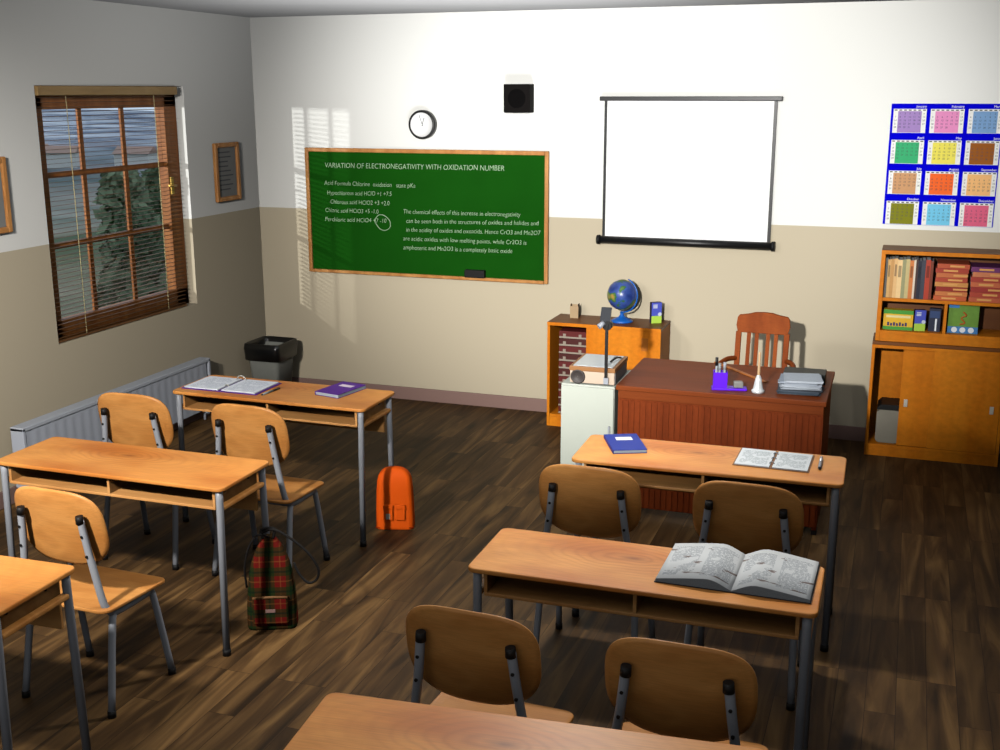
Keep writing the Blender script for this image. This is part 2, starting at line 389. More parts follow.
for i in range(3):
    for j in range(3):
        MB().box(-.012,ys[i]+(.02 if i else 0),zs[j]+(.02 if j else 0),-.008,ys[i+1]-(.02 if i<2 else 0),zs[j+1]-(.02 if j<2 else 0)).build('window_pane',GLASS,win)
m=MB(); m.box(.03,hw-.13,.80,.042,hw-.10,.92); m.tube([(.042,hw-.115,.86),(.07,hw-.115,.86),(.072,hw-.2,.865)],.008,8)
m.build('window_handle',BRASS,win,label='brass window handle')

# venetian blind
bl=thing('venetian_blind','brown wooden venetian blind with pale valance lowered over the window','blind',(0,(-2.40-1.04)/2,WZ0))
bw=(2.40-1.05)/2
MB().box(-.055,-bw-.012,hh-.058,.022,bw+.012,hh-.002).build('valance',VAL,bl,bevel=.004)
m=MB(); 
nsl=53
for k in range(nsl):
    z=.03+ (hh-.1)*k/(nsl-1)
    tilt=-.1
    M=Matrix.Translation((-.022,0,z))@Matrix.Rotation(tilt,4,'Y')
    m.box(-.0125,-bw,-.0011,.0125,bw,.0011,M)
m.build('slats',SLAT,bl)
for y in (-.36*1.35+.06,.33*1.35):
    m=MB()
    m.tube([(.0,y,.02),(.0,y,hh-.06)],.0022,6)
    for k in range(60): m.lathe([(.0006,-.004),(.0045,0),(.0006,.004)],(.0,y,.04+k*.0238),6)
    m.build('ladder_cord',CORD,bl)
MB().box(-.038,-bw,.004,-.006,bw,.018).build('bottom_rail',SLAT,bl,bevel=.003)

# outside
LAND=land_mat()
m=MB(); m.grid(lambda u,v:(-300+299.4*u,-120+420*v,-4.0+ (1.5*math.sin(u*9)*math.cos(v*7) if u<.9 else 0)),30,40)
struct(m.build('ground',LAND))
LEAF=[flat('leaf dark green',(92,106,82),.9,spec=.05,var=.25,scale=3),flat('leaf mid green',(122,134,106),.9,spec=.05,var=.25,scale=3)]
BARK=flat('bark',(80,62,44),.95,spec=.05)
def tree(x,y,h,r,mi,label,base=-4.0,n=2600):
    t=thing('tree',label,'tree',(x,y,base),0,'trees outside the window')
    MB().tube([(0,0,-1.2),(0.05,.02,h*.5),(0,.0,h*.85)],[.14,.1,.04],8).build('trunk',BARK,t)
    m=MB()
    for k in range(n):
        a=random.uniform(0,2*PI); zz=random.random()**.8; rr=r*(1-.75*zz)*math.sqrt(random.uniform(.1,1))*(0.8+.3*math.sin(3*a+9*zz))
        c=Vector((rr*math.cos(a),rr*math.sin(a),h*(.22+.78*zz)))
        s=random.uniform(.05,.14); u=Vector((random.uniform(-1,1),random.uniform(-1,1),random.uniform(-1,1))).normalized(); w=u.orthogonal().normalized()
        m.add([c-u*s,c+w*s*.6,c+u*s,c-w*s*.6],[(0,1,2,3)],False)
    m.build('crown',LEAF[mi],t,fixn=False)
tree(-4.15,4.0,4.9,.85,0,'dark green bushy tree nearest outside the right part of the window')
tree(-6.3,6.6,5.2,1.1,1,'lighter green tall tree outside behind the middle of the window')
tree(-3.75,2.6,3.3,.8,1,'low pale green tree close outside the lower part of the window')
tree(-11.0,14.2,4.7,1.5,0,'dark distant tree outside near the right edge of the window')
HW=flat('white house wall',(222,220,214),.9); HR=flat('house roof',(168,140,128),.9)
for (x,y,rz,lab) in ((-67.5,78,.5,'small pale distant house outside at the left of the window'),(-60,79,.2,'small pale distant house outside near the middle of the window'),(-72.5,80,.9,'small pale distant house outside at the far left edge of the window')):
    t=thing('house',lab,'house',(x,y,-4.2),rz,'distant houses outside')
    MB().box(-1.6,-1,0,1.6,1,1.3).build('wall',HW,t)
    MB().prism([(-1.2,0),(1.2,0),(0,.6)],-1.7,1.7,Matrix.Translation((0,0,1.3))@Matrix.Rotation(PI/2,4,'Z')@Matrix.Rotation(PI/2,4,'X')).build('roof',HR,t)

# ------------------------------------------------------------------ left wall things
RADM=flat('radiator enamel',(186,192,204),.4,0,.4,.02)
rad=thing('radiator','long pale grey panel radiator low on the left wall under the window','radiator',(0,-1.93,.09))
L2=.965
m=MB(); nr=48
prof=[]
for k in range(nr+1):
    y=-L2+.02+(2*L2-.04)*k/nr
    prof.append((y,(.098 if k%2==0 else .0966))); prof.append((y+.014,(.098 if k%2==0 else .0966)))
prof=[p for p in prof if p[0]<L2-.02]
poly=[(x,y) for y,x in prof]+[(.06,L2-.02),(.06,-L2+.02)]
m.prism(poly,.0,.345); m.build('front_panel',RADM,rad)
m=MB(); m.box(.014,-L2+.02,.01,.03,L2-.02,.335); m.box(.03,-L2+.1,.05,.06,L2-.1,.06); m.box(.03,-L2+.1,.29,.06,L2-.1,.30); m.build('rear_panel',RADM,rad)
m=MB(); m.box(.012,-L2,.345,.104,L2,.37)
m.build('top_grille',flat('radiator grille',(186,192,202),.5),rad,bevel=.004)
for s in (-1,1):
    MB().box(.012,s*L2-(.022 if s>0 else 0),-.002,.104,s*L2+(0 if s>0 else .022),.365).build('end_cover',RADM,rad,bevel=.004)
m=MB(); m.tube([(.06,L2-.05,.02),(.06,L2-.05,-.09)],.01,8); m.tube([(.06,L2-.05,-.03),(.095,L2-.05,-.03)],.014,8); m.build('pipe_valve',RADM,rad)

PICP=flat('grey certificate paper',(132,132,130),.7,0,.3,.05); INK=flat('grey printed lines',(84,86,90),.9)
def wall_picture(y0,y1,z0,z1,label):
    yc=(y0+y1)/2; t=thing('framed_picture',label,'picture',(0,yc,z0),0,'framed certificates on the left wall')
    w=(y1-y0)/2; h=z1-z0; f=.034
    m=MB(); 
    for (a,b,c,d) in ((-w,-w+f,0,h),(w-f,w,0,h)): m.box(0.001,a,c,.03,b,d)
    m.box(.001,-w+f,0,.03,w-f,f); m.box(.001,-w+f,h-f,.03,w-f,h)
    m.build('frame',FRW,t,bevel=.007)
    MB().box(.001,-w+f,f,.012,w-f,h-f).build('print',PICP,t)
    m=MB()
    for k in range(9):
        z=h-.075-k*.034; l=random.uniform(.55,.95)*(w-f-.03)
        m.box(.012,-w+f+.03,z,.0128,-w+f+.03+2*l,z+.009)
    m.build('text_lines',INK,t)
wall_picture(-.62,-.295,1.555,1.985,'framed certificate with rows of text between window and corner')
wall_picture(-3.05,-2.722,1.575,2.0,'framed picture cut off by the photo edge, left of the window')

# bin
BINM=flat('grey bin plastic',(140,142,136),.5); BAG=flat('black bin liner',(18,18,19),.28,0,.5,.1)
bn=thing('waste_bin','square grey waste bin with black liner in the far left corner','bin',(.218,-.30,0))
def sqring(w,d,z,n=5,r=.04): return [(x,y,z) for x,y in rrect(w,d,r,n)]
def loft(m,rings,smooth=True,cap0=True,cap1=True):
    n=len(rings[0]); k=len(m.v); vs=[p for R in rings for p in R]
    fs=[(i*n+a,i*n+(a+1)%n,(i+1)*n+(a+1)%n,(i+1)*n+a) for i in range(len(rings)-1) for a in range(n)]
    m.add(vs,fs,smooth)
    if cap0: m.f.append([k+a for a in range(n)][::-1]); m.m.append(m.mi); m.s.append(False)
    if cap1: m.f.append([k+(len(rings)-1)*n+a for a in range(n)]); m.m.append(m.mi); m.s.append(False)
m=MB(); loft(m,[sqring(.21,.23,0),sqring(.272,.285,.36),sqring(.28,.295,.42),sqring(.26,.27,.42),sqring(.18,.21,.02)],cap1=True); m.build('bin_body',BINM,bn)
m=MB(); loft(m,[sqring(.285,.30,.325),sqring(.305,.32,.33),sqring(.318,.335,.42),sqring(.31,.325,.455),sqring(.285,.30,.462),sqring(.262,.276,.44),sqring(.225,.25,.25)],cap0=False,cap1=True); m.build('bin_liner',BAG,bn)

# ------------------------------------------------------------------ back wall things
cb=thing('chalkboard','green wood framed chalkboard covered in white chalk writing on back wall','chalkboard',(1.415,0,.977))
W2,H2=.98,.958; f=.030
MB().box(-W2+f,-.014,.024,W2-f,-.002,H2-f).build('board_surface',GREEND,cb)
m=MB(); m.box(-W2,-.028,0,-W2+f,-.001,H2); m.box(W2-f,-.028,0,W2,-.001,H2); m.box(-W2+f,-.028,H2-f,W2-f,-.001,H2); m.build('board_frame',FRW,cb,bevel=.005)
m=MB(); m.box(-W2+f,-.034,0,W2-f,-.001,.024); m.build('chalk_ledge',FRW,cb,bevel=.004)
def chalk(body,x0,x1,zb,hgt,zend=None):
    vs,fs=text_mesh(body,1.0,offset=-.014)
    mx=max(v.x for v in vs); mn=min(v.x for v in vs); my=.72
    sx=(x1-x0)/(mx-mn); sl=0 if zend is None else (zend-zb)/(x1-x0)
    out=[]
    for v in vs:
        x=(v.x-mn)*sx; out.append((x0+x-1.415+ .10*v.y*hgt, -.0152, zb-.977+v.y*hgt/my+sl*x+.0012*math.sin(x*37)))
    m=MB(); m.add(out,fs,False)
    return m.build('chalk_text',CHALK,cb,fixn=False)
chalk('VARIATION OF ELECTRONEGATIVITY WITH OXIDATION NUMBER',.60,2.056,1.785,.040,1.790)
chalk('Acid Formula Chlorine  oxidation   state pKa',.59,1.351,1.655,.034,1.650)
chalk('Hypochlorous acid HClO +1 +7.5',.613,1.153,1.580,.034,1.584)
chalk('Chlorous acid HClO2 +3 +2.0',.636,1.134,1.512,.034,1.514)
chalk('Chloric acid HClO3 +5 -1.0',.59,1.041,1.446,.034,1.448)
chalk('Perchloric acid HClO4 +7 -10',.587,1.105,1.376,.034,1.380)
chalk('The chemical effects of this increase in electronegativity',1.248,2.179,1.456,.034,1.462)
chalk('can be seen both in the structures of oxides and halides and',1.271,2.317,1.386,.034,1.404)
chalk('in the acidity of oxides and oxoacids. Hence CrO3 and Mn2O7',1.27,2.332,1.320,.034,1.334)
chalk('are acidic oxides with low melting points, while Cr2O3 is',1.243,2.226,1.252,.034,1.259)
chalk('amphoteric and Mn2O3 is a completely basic oxide',1.242,2.117,1.184,.034,1.193)
m=MB(); pts=[(1.076-1.415+.062*math.cos(a*PI/14)*(1+.05*math.sin(a)),-.0155,1.382-.977+.058*math.sin(a*PI/14)-.012*math.cos(a*PI/14)) for a in range(29)]
m.tube(pts,.0024,6); m.build('chalk_circle',CHALK,cb)
er=tag(MB().box(-.079,-.03,0,.079,.014,.058).build('board_eraser',[BLACK],None,bevel=.006),'black felt eraser on the chalkboard ledge','eraser'); er.location=(1.832,-.031,1.0012)

ck=thing('wall_clock','round white faced wall clock with black rim above the chalkboard','clock',(1.424,0,2.114))
m=MB(); m.lathe([(.088,.05),(.098,.052),(.105,.045),(.105,.0),(.02,0)],M=XZ,seg=40); m.build('rim',BLKPL,ck)
m=MB(); m.lathe([(.0001,.03),(.09,.03),(.0901,.05)],M=XZ,seg=40); m.build('clock_face',WHITE,ck)
HAND=flat('grey clock hand',(120,120,122),.5)
for ang,l,w in ((math.radians(17),.05,.005),(math.radians(-20),.072,.004)):
    m=MB(); M=Matrix.Translation((0,-.033,0))@Matrix.Rotation(ang,4,'Y'); m.box(-w/2,-.001,-.012,w/2,.001,l,M); m.build('clock_hand',HAND,ck)
sp=thing('wall_speaker','small square black loudspeaker mounted high on the back wall','speaker',(2.178,0,2.203))
MB().box(-.098,-.1,0,.098,0,.197).build('speaker_case',flat('black brown case',(14,11,10),.8,0,.1),sp,bevel=.004)
m=MB(); m.lathe([(.001,.1),(.022,.1008),(.03,.102),(.062,.1018),(.066,.1)],M=Matrix.Translation((0,0,.098))@XZ,seg=28); m.build('speaker_cone',flat('black cone paper',(10,9,9),.9,0,.05),sp)

sc=thing('projection_screen','white roll-down projection screen with black bars on the back wall','screen',(3.385,0,1.29))
MB().box(-.62,-.045,.995,.62,-.0006,1.025).build('top_bar',BLKPL,sc,bevel=.004)
MB().box(-.572,-.024,.05,.572,-.022,1.0).build('screen_fabric',WHITE,sc)
for s in (-1,1): MB().box(s*.577-.01,-.026,.05,s*.577+.01,-.02,1.0).build('black_border',BLKPL,sc)
m=MB(); m.tube([(-.6,-.034,.033),(.6,-.034,.033)],.027,14); m.build('bottom_roller',BLKPL,sc)
for s in (-1,1):
    m=MB(); m.tube([(s*.6,-.034,.033),(s*.622,-.034,.033)],.033,14); m.build('end_cap',BLACK,sc)

# calendar
CALB=flat('royal blue card',(4,2,205),.9,spec=.03,var=.02)
cal=thing('wall_calendar','royal blue year calendar poster with twelve coloured month blocks','calendar',(5.025,0,1.498))
MB().box(-.335,-.005,0,.335,-.001,.771).build('calendar_sheet',CALB,cal)
CC=[(160,130,190),(226,140,190),(120,160,205),(50,170,110),(232,220,90),(150,84,10),(200,150,105),(240,100,30),(240,185,120),(124,124,0),(112,196,230),(222,96,130)]
MN=['January','February','March','April','May','June','July','August','September','October','November','December']
GP=flat('white calendar cell',(236,236,232),.8); DINK=flat('calendar ink',(70,70,80),.8)
digs={d:text_mesh(str(d),1.0,'CENTER') for d in range(1,32)}
import calendar as _c
for k in range(12):
    r,c=divmod(k,3); x0=-.32+c*.2245; z1=.738-r*.1955; w,h=.2,.15
    bmk=MB().box(x0,-.0062,z1-h,x0+w,-.005,z1).build('month_block',GP,cal)
    cm=flat('month colour %d'%(k+1),CC[k],.7)
    MB().box(x0+w/7,-.0068,z1-h+.002,x0+w*6/7,-.0062,z1-.014).build('weekday_field',cm,bmk,label=MN[k]+' weekday field')
    vs,fs=text_mesh(MN[k],.021,'RIGHT'); m=MB(); m.add([(v.x+x0+w-.002,-.0056,v.y+z1+.008) for v in vs],fs,False); m.build('month_name',GP,bmk,fixn=False)
    m=MB(); fd,nd=_c.monthrange(2007,k+1); fd=(fd+1)%7
    for d in range(1,nd+1):
        i=(fd+d-1); rr,cc=divmod(i,7); vs,fs=digs[d]
        m.add([(v.x*.016+x0+w*(cc+.5)/7,-.0071,v.y*.016+z1-.034-rr*.0215) for v in vs],fs,False)
    for cc,ch in enumerate('SMTWTFS'):
        m.box(x0+w*cc/7+.006,-.0066,z1-.011,x0+w*(cc+1)/7-.006,-.0062,z1-.004)
    m.build('day_numbers',DINK,bmk,fixn=False)

# ------------------------------------------------------------------ low bookshelf with globe
sh=thing('low_bookcase','low orange bookcase with one sliding door, globe on top, by the back wall','bookcase',(2.4925,0,0))
WB,DB,HB=.815,.344,.765
m=MB(); m.box(0,-DB,0,.02,-.016,HB-.022); m.build('side_panel',ORW,sh,bevel=.002)
m=MB(); m.box(WB-.02,-DB,0,WB,-.016,HB-.022); m.build('side_panel',ORW,sh,bevel=.002)
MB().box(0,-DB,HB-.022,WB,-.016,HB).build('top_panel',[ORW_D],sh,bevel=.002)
MB().box(0,-DB-.002,HB-.024,WB,-DB,HB-.001).build('front_edging',ORW,sh)
MB().box(.02,-DB+.01,.07,WB-.02,-.022,.088).build('bottom_shelf',ORW,sh)
MB().box(.02,-DB+.004,0,WB-.02,-DB+.02,.07).build('plinth',ORW,sh)
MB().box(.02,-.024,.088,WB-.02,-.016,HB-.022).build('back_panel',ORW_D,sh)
dr=MB().box(.284,-DB+.008,.09,WB-.021,-DB+.022,HB-.023).build('sliding_door',ORW,sh)
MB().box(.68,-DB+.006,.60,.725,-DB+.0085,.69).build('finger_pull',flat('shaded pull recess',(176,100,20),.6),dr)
RB=[flat('maroon book cover',(92,26,24),.6),flat('dark red brown book cover',(70,24,20),.6)]
GOLD=flat('pale spine bands',(150,138,124),.5)
words_=['bottom','second from bottom','third from bottom','fourth from bottom','fifth from bottom','middle','fifth from top','fourth from top','third from top','second from top','topmost']
for k in range(11):
    bt=thing('book','dark red bound volume lying flat in the low bookcase, %s of its stack'%words_[k],'book',(2.672,-.165,.0882+k*.0555),0,'volumes stacked in the low bookcase')
    m=MB(); m.box(-.105,-.13,0,.105,.13,.004); m.box(-.105,-.13,.049,.105,.13,.053); m.box(-.105,-.134,0,.105,-.128,.053); m.build('cover',RB[k%2],bt,bevel=.002)
    MB().box(-.1,-.128,.004,.1,.126,.049).build('pages',PAPER,bt)
    MB().box(-.1045,-.1352,.002,.1045,-.134,.014).build('spine_band',GOLD,bt)
    MB().box(-.075,-.1356,.012,-.055,-.134,.034).build('spine_label',GOLD,bt)
    MB().box(.04,-.1356,.012,.06,-.134,.034).build('spine_label',GOLD,bt)

BLUEP=flat('blue plastic',(20,92,180),.35,0,.4)
gl=thing('desk_globe','blue globe on a blue stand on the low bookcase','globe',(2.99,-.17,HB))
m=MB(); m.lathe([(.001,.0),(.078,.0),(.082,.006),(.06,.02),(.025,.034),(.014,.05),(.012,.068),(.001,.068)],seg=28); m.build('globe_base',BLUEP,gl)
gb=MB(); gb.lathe([(.108*math.sin(PI*k/20)+1e-5,-.108*math.cos(PI*k/20)) for k in range(21)],seg=36); o=gb.build('globe_ball',globe_mat(),gl); o.location=(0,0,.192); o.rotation_euler=(0,.41,.3)
m=MB(); ar=[]
for k in range(25):
    a=math.radians(-95+ k*162/24); ar.append((.123*math.cos(a)*.94,-.123*math.cos(a)*.3,.192+.123*math.sin(a)))
m.tube(ar,.0055,8); m.build('meridian_arc',BLUEP,gl)
TAN=flat('tan card',(176,150,116),.8); DKB=flat('dark brown card',(60,48,40),.8)
t=thing('desk_tidy','small open tan card box left of the globe on the low bookcase','box',(2.633,-.13,HB),.1)
m=MB()
m.box(-.03,-.028,0,.03,-.024,.088); m.box(-.03,.024,0,.03,.028,.092); m.box(-.03,-.024,0,-.026,.024,.1); m.box(-.026,-.024,0,.026,.024,.004); m.build('box_body',TAN,t)
MB().box(.026,-.024,0,.03,.024,.1).build('side_panel',DKB,t,label='dark side panel')
BXB=flat('blue violet print',(78,88,190),.5); BXG=flat('lime green print',(176,212,80),.5); BXD=flat('dark purple card',(40,32,58),.5); BXW=flat('pale print',(200,206,226),.6)
def smallbox(loc,rz,label,s=1.0):
    t=thing('packet_box',label,'box',loc,rz,'blue and lime packet boxes')
    MB().box(-.035*s,-.0175*s,0,.035*s,.0175*s,.138*s).build('carton',BXD,t,bevel=.001)
    MB().box(-.034*s,-.0187*s,.05*s,.034*s,-.0177*s,.137*s).build('blue_print',BXB,t)
    MB().box(-.034*s,-.0187*s,.001*s,.034*s,-.0177*s,.0495*s).build('lime_print',BXG,t)
    m=MB(); 
    for z in (.118,.108,.1): m.box(-.024*s,-.0192*s,z*s,.005*s,-.0187*s,(z+.006)*s)
    m.lathe([(.0001,0),(.013*s,0)],M=Matrix.Translation((.022*s,-.0190*s,.06*s))@XZ,seg=12)
    m.build('print_marks',BXW,t)
smallbox((3.225,-.14,HB),.55,'blue and lime packet box standing right of the globe',1.08)

# ------------------------------------------------------------------ cupboard and hutch
cu=thing('cupboard','orange wooden cupboard with two sliding doors below the book hutch','cupboard',(4.69,0,0))
WC,DC,HC2=.82,.313,.77
MB().box(0,-DC,0,.02,-.016,HC2-.02).build('side_panel',ORW,cu,bevel=.002)
MB().box(WC-.02,-DC,0,WC,-.016,HC2-.02).build('side_panel',ORW,cu,bevel=.002)
MB().box(0,-DC,HC2-.02,WC,-.016,HC2).build('top_panel',ORW_D,cu,bevel=.002)
MB().box(0,-DC-.002,HC2-.04,WC,-DC,HC2-.02).build('front_rail',ORW,cu)
MB().box(.02,-DC+.004,.06,WC-.02,-.022,.08).build('bottom_shelf',ORW,cu)
MB().box(.02,-DC+.008,0,WC-.02,-DC+.022,.06).build('plinth',ORW,cu)
MB().box(.02,-.024,.08,WC-.02,-.016,HC2-.02).build('back_panel',ORW,cu)
HN=flat('pale metal handle',(220,214,200),.35,.3)
d1=MB().box(.196,-DC+.02,.082,.60,-DC+.032,HC2-.03).build('sliding_door',ORW,cu)
MB().box(.222,-DC+.014,.345,.246,-DC+.0205,.395).build('door_handle',HN,d1,bevel=.002)
d2=MB().box(.385,-DC+.004,.082,WC-.022,-DC+.016,HC2-.03).build('sliding_door',ORW,cu)
MB().box(.74,-DC-.002,.345,.764,-DC+.0045,.395).build('door_handle',HN,d2,bevel=.002)
GREYB=flat('warm grey box plastic',(140,134,120),.6)
gb_=thing('storage_box','rounded grey storage box with black lid inside the cupboard\'s open end','box',(4.825,-.17,.0802))
RX90=Matrix.Rotation(PI/2,4,'X')
m=MB(); m.prism(rrect(.15,.225,.03,6,0,.1125),-.1,.1,RX90,True); m.build('box_body',GREYB,gb_,bevel=.004)
m=MB(); m.prism([(-.075,.2265),(.075,.2265),(.075,.24),(.06,.262),(-.05,.262),(-.075,.236)],-.103,.103,RX90); m.build('box_lid',BLACK,gb_,bevel=.003)

hu=thing('book_hutch','open orange shelf hutch standing on the cupboard, full of books','shelf unit',(4.704,0,HC2))
WH,DH,HH=.82,.28,.592
MB().box(0,-DH,0,.026,-.016,HH-.022).build('side_panel',ORW,hu,bevel=.002)
MB().box(WH-.026,-DH,0,WH,-.016,HH-.022).build('side_panel',ORW,hu,bevel=.002)
MB().box(0,-DH,HH-.022,WH,-.016,HH).build('top_panel',ORW_D,hu,bevel=.002)
MB().box(0,-DH-.002,HH-.026,WH,-DH,HH-.002).build('front_rail',ORW,hu)
MB().box(.026,-DH,.264,WH-.026,-.022,.284).build('shelf',ORW,hu)
MB().box(.026,-DH,.05,WH-.026,-.022,.07).build('bottom_shelf',ORW,hu)
MB().box(.026,-DH+.003,0,WH-.026,-DH+.018,.05).build('plinth',ORW,hu)
MB().box(.404,-DH+.004,.07,.422,-.022,.264).build('divider',ORW,hu)
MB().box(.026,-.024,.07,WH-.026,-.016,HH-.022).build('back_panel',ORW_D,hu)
S1=HC2+.284; S0=HC2+.07
upr=[((96,92,86),.013,'thin grey-brown book'),((208,164,102),.017,'pale tan book'),((196,146,86),.019,'ochre tan book'),((222,178,120),.02,'light peach book'),((232,196,140),.028,'broad cream book'),
 ((150,148,108),.02,'sage green book'),((196,178,124),.022,'sandy buff book'),((206,122,62),.023,'orange-brown book'),((222,206,186),.012,'thin off-white book'),((70,48,44),.012,'thin dark brown book'),((34,36,52),.02,'navy blue book'),((60,62,74),.023,'charcoal grey book'),((176,60,38),.028,'bright red book'),((120,54,34),.016,'rust brown book')]
x=4.7345
for i,(c,w,l) in enumerate(upr):
    h=.254-.008*((i*5)%3)/2; w=w*1.035
    bt=thing('book',l+' standing upright in the upper left of the hutch','book',(x+w/2,-.265,S1),0,'upright books in the hutch')
    cv=flat(l,c,.55,var=.12,scale=40)
    m=MB(); m.box(-w/2,.002,0,-w/2+.0018,.17,h); m.box(w/2-.0018,.002,0,w/2,.17,h); m.box(-w/2,0,0,w/2,.0035,h); m.build('cover',cv,bt)
    MB().box(-w/2+.0018,.0035,.003,w/2-.0018,.165,h-.004).build('pages',PAPER,bt)
    if i in (1,3,4,7,10,12):
        m=MB(); m.box(-w*.3,-.0008,h*.55,w*.3,0,h*.85); m.build('spine_title',flat(l+' title',tuple(int(q*.7) for q in c),.6),bt)
    x+=w+.0004
st1=[(196,92,50),(204,120,66),(150,46,34),(206,140,74),(176,70,46),(198,110,64),(168,62,44),(186,84,52)]
st2=[(190,92,60),(178,70,50),(160,52,44),(200,104,66),(172,64,50),(206,124,84),(112,52,104)]
nm1=['bottom','second from bottom','third from bottom','fourth from bottom','fourth from top','third from top','second from top','topmost']
nm2=['bottom','second from bottom','third from bottom','middle','third from top','second from top','topmost']
for (cols,xc,nm,nmst,wd,th) in ((st1,5.137,nm1,'left stack',.196,.0293),(st2,5.346,nm2,'right stack',.196,.0318)):
    for k,c in enumerate(cols):
        o_=random.uniform(-.004,.004)
        dsc='purple' if c[2]>90 else ('dark red' if c[0]<175 else 'orange-red')
        bt=thing('book','%s book lying flat, %s of the %s in the hutch'%(dsc,nm[k],nmst),'book',(xc+o_,-.145,S1+k*th),0,'flat stacked books in the hutch')
        cv=flat('flat book %s %d'%(nmst,k),c,.6,var=.15,scale=25); w=wd/2-.003*(k%3); t_=th-.0012
        m=MB(); m.box(-w,-.112,0,w,.1,.003); m.box(-w,-.112,t_-.003,w,.1,t_); m.box(-w,-.116,0,w,-.111,t_); m.build('cover',cv,bt)
        MB().box(-w+.002,-.111,.003,w-.002,.096,t_-.003).build('pages',PAPER,bt)
        m=MB(); a=-.05+.03*(k%3); m.box(a,-.1168,t_*.3,a+.085,-.116,t_*.7); m.build('spine_title',flat('title %s %d'%(nmst,k),(222,160,90),.6),bt)
# boxes on lower shelf
YL=flat('yellow print',(226,176,40),.5); GR=flat('green print',(70,150,50),.5); DKP=flat('dark violet print',(60,50,90),.5); CRM=flat('cream print',(230,214,150),.5)
t=thing('crayon_box','yellow and green carton at the left end of the lower hutch shelf','box',(4.836,-.2,S0))
MB().box(-.091,-.035,0,.091,.035,.13).build('carton',YL,t,bevel=.001)
m=MB(); m.box(-.0912,-.0358,.104,.0912,-.035,.13); m.box(-.0912,-.0358,0,.0912,-.035,.022); m.build('green_bands',GR,t)
m=MB(); m.box(-.075,-.0358,.08,.075,-.035,.095); m.build('cream_panel',CRM,t)
m=MB()
for k in range(7): m.box(-.066+k*.018,-.0362,.026,-.053+k*.018,-.0352,.05-.006*(k%2)); 
m.build('dark_lettering',DKP,t)
smallbox((4.966,-.215,S0),.22,'blue and lime packet box on the lower hutch shelf',1.0)
t=thing('packet_box','dark navy carton with a white stripe beside the hutch divider','box',(5.06,-.2,S0),-.12)
MB().box(-.036,-.022,0,.036,.022,.15).build('carton',flat('navy carton',(28,34,58),.5),t,bevel=.001)
MB().box(.004,-.0228,.005,.014,-.022,.085).build('white_stripe',PAPER,t)
MB().box(-.03,-.0228,.09,.03,-.022,.135).build('blue_panel',flat('dim blue print',(44,66,110),.5),t)
t=thing('game_box','square green carton with blue and white bottom band right of the hutch divider','box',(5.228,-.2,S0))
MB().box(-.09,-.03,0,.09,.03,.183).build('carton',flat('leaf green print',(108,150,56),.5,var=.2),t,bevel=.001)
m=MB(); m.box(-.0905,-.0308,.002,.0905,-.03,.045); m.build('blue_band',flat('sky blue print',(70,130,190),.5,var=.4,scale=60),t)
m=MB(); m.box(-.0905,-.0308,.165,-.03,-.03,.183); m.build('blue_corner',flat('corner blue',(60,130,200),.5),t)
m=MB(); 
for k in range(3):
    m.lathe([(.0001,0),(.018,0)],M=Matrix.Translation((-.05+k*.05,-.0312,.024))@XZ,seg=14)
m.build('white_rounds',PAPER,t)
m=MB(); m.tube(smoothpath([(-.02,-.031,.06),(.01,-.031,.07),(-.012,-.031,.1),(.016,-.031,.12),(-.004,-.031,.14)],4),.005,6); m.build('orange_mark',flat('orange print',(190,90,30),.5),t)

# ------------------------------------------------------------------ teacher's desk, cabinet, projector
TR=.004; TC=Vector((3.947,-1.572,0))
td=thing('teacher_desk','large red-brown wooden teacher desk with panelled front facing the class','desk',TC,TR)
A,D,TH=.567,.362,.76
MB().box(-A,-D,TH-.028,A,D,TH).build('desktop',MAHO,td,bevel=.004)
MB().box(-A+.012,-D+.008,TH-.075,A-.012,-D+.024,TH-.028).build('front_rail',MAHO,td,bevel=.002)
m=MB(); m.box(-A+.012,-D+.014,.05,A-.012,-D+.026,TH-.075)
n=34
for k in range(n):
    xx=-A+.03+(2*A-.06)*k/(n-1); m.box(xx-.0095,-D+.009,.055,xx+.0095,-D+.0145,TH-.085)
m.build('modesty_panel',MAHOP,td)
for s in (-1,1):
    MB().box(s*(A-.012)-(.024 if s>0 else 0),-D+.026,.03,s*(A-.012)+(0 if s>0 else .024),D-.02,TH-.028).build('side_panel',MAHOP,td,bevel=.002)
for s in (-1,1):
    for y in (-D+.06,D-.06):
        MB().box(s*(A-.024)-.015,y-.025,0,s*(A-.024)+.015,y+.025,.032).build('foot',BLACK,td)
dw=MB().box(A-.33,-D+.06,.3,A-.037,D-.02,TH-.03).build('drawer_block',MAHOP,td)
for k in range(3):
    MB().box(A-.325,D-.02,.31+k*.14,A-.042,D-.008,.44+k*.14).build('drawer_front',MAHO,dw,bevel=.003)
def tdp(x,y,z=0): 
    c,s=math.cos(TR),math.sin(TR); return (TC.x+x*c-y*s, TC.y+x*s+y*c, z)
WCAB=flat('off white cabinet paint',(186,191,180),.5,var=.02)
ct=thing('projector_cabinet','white metal cabinet beside the teacher desk carrying the overhead projector','cabinet',(3.218,-1.695,0),.005)
m=MB(); m.box(-.155,-.235,.03,.155,.2,.745); m.build('cabinet_body',WCAB,ct,bevel=.004)
cd=MB().box(-.152,-.247,.04,.152,-.2355,.735).build('cabinet_door',WCAB,ct,bevel=.002)
MB().box(.125,-.258,.42,.137,-.2465,.52).build('door_handle',STEEL,cd,bevel=.002)
MB().box(-.14,-.22,0,.14,.19,.031).build('plinth',BLKPL,ct)
PJB=flat('beige projector body',(196,176,156),.5,var=.02); PJR=flat('brown projector rim',(150,104,62),.5); PJS=flat('projector grey side',(120,120,122),.6)
CABX=0
pj=thing('overhead_projector','beige overhead projector with brown rim and black post on the white cabinet','projector',(3.236,-1.752,.745),.02)
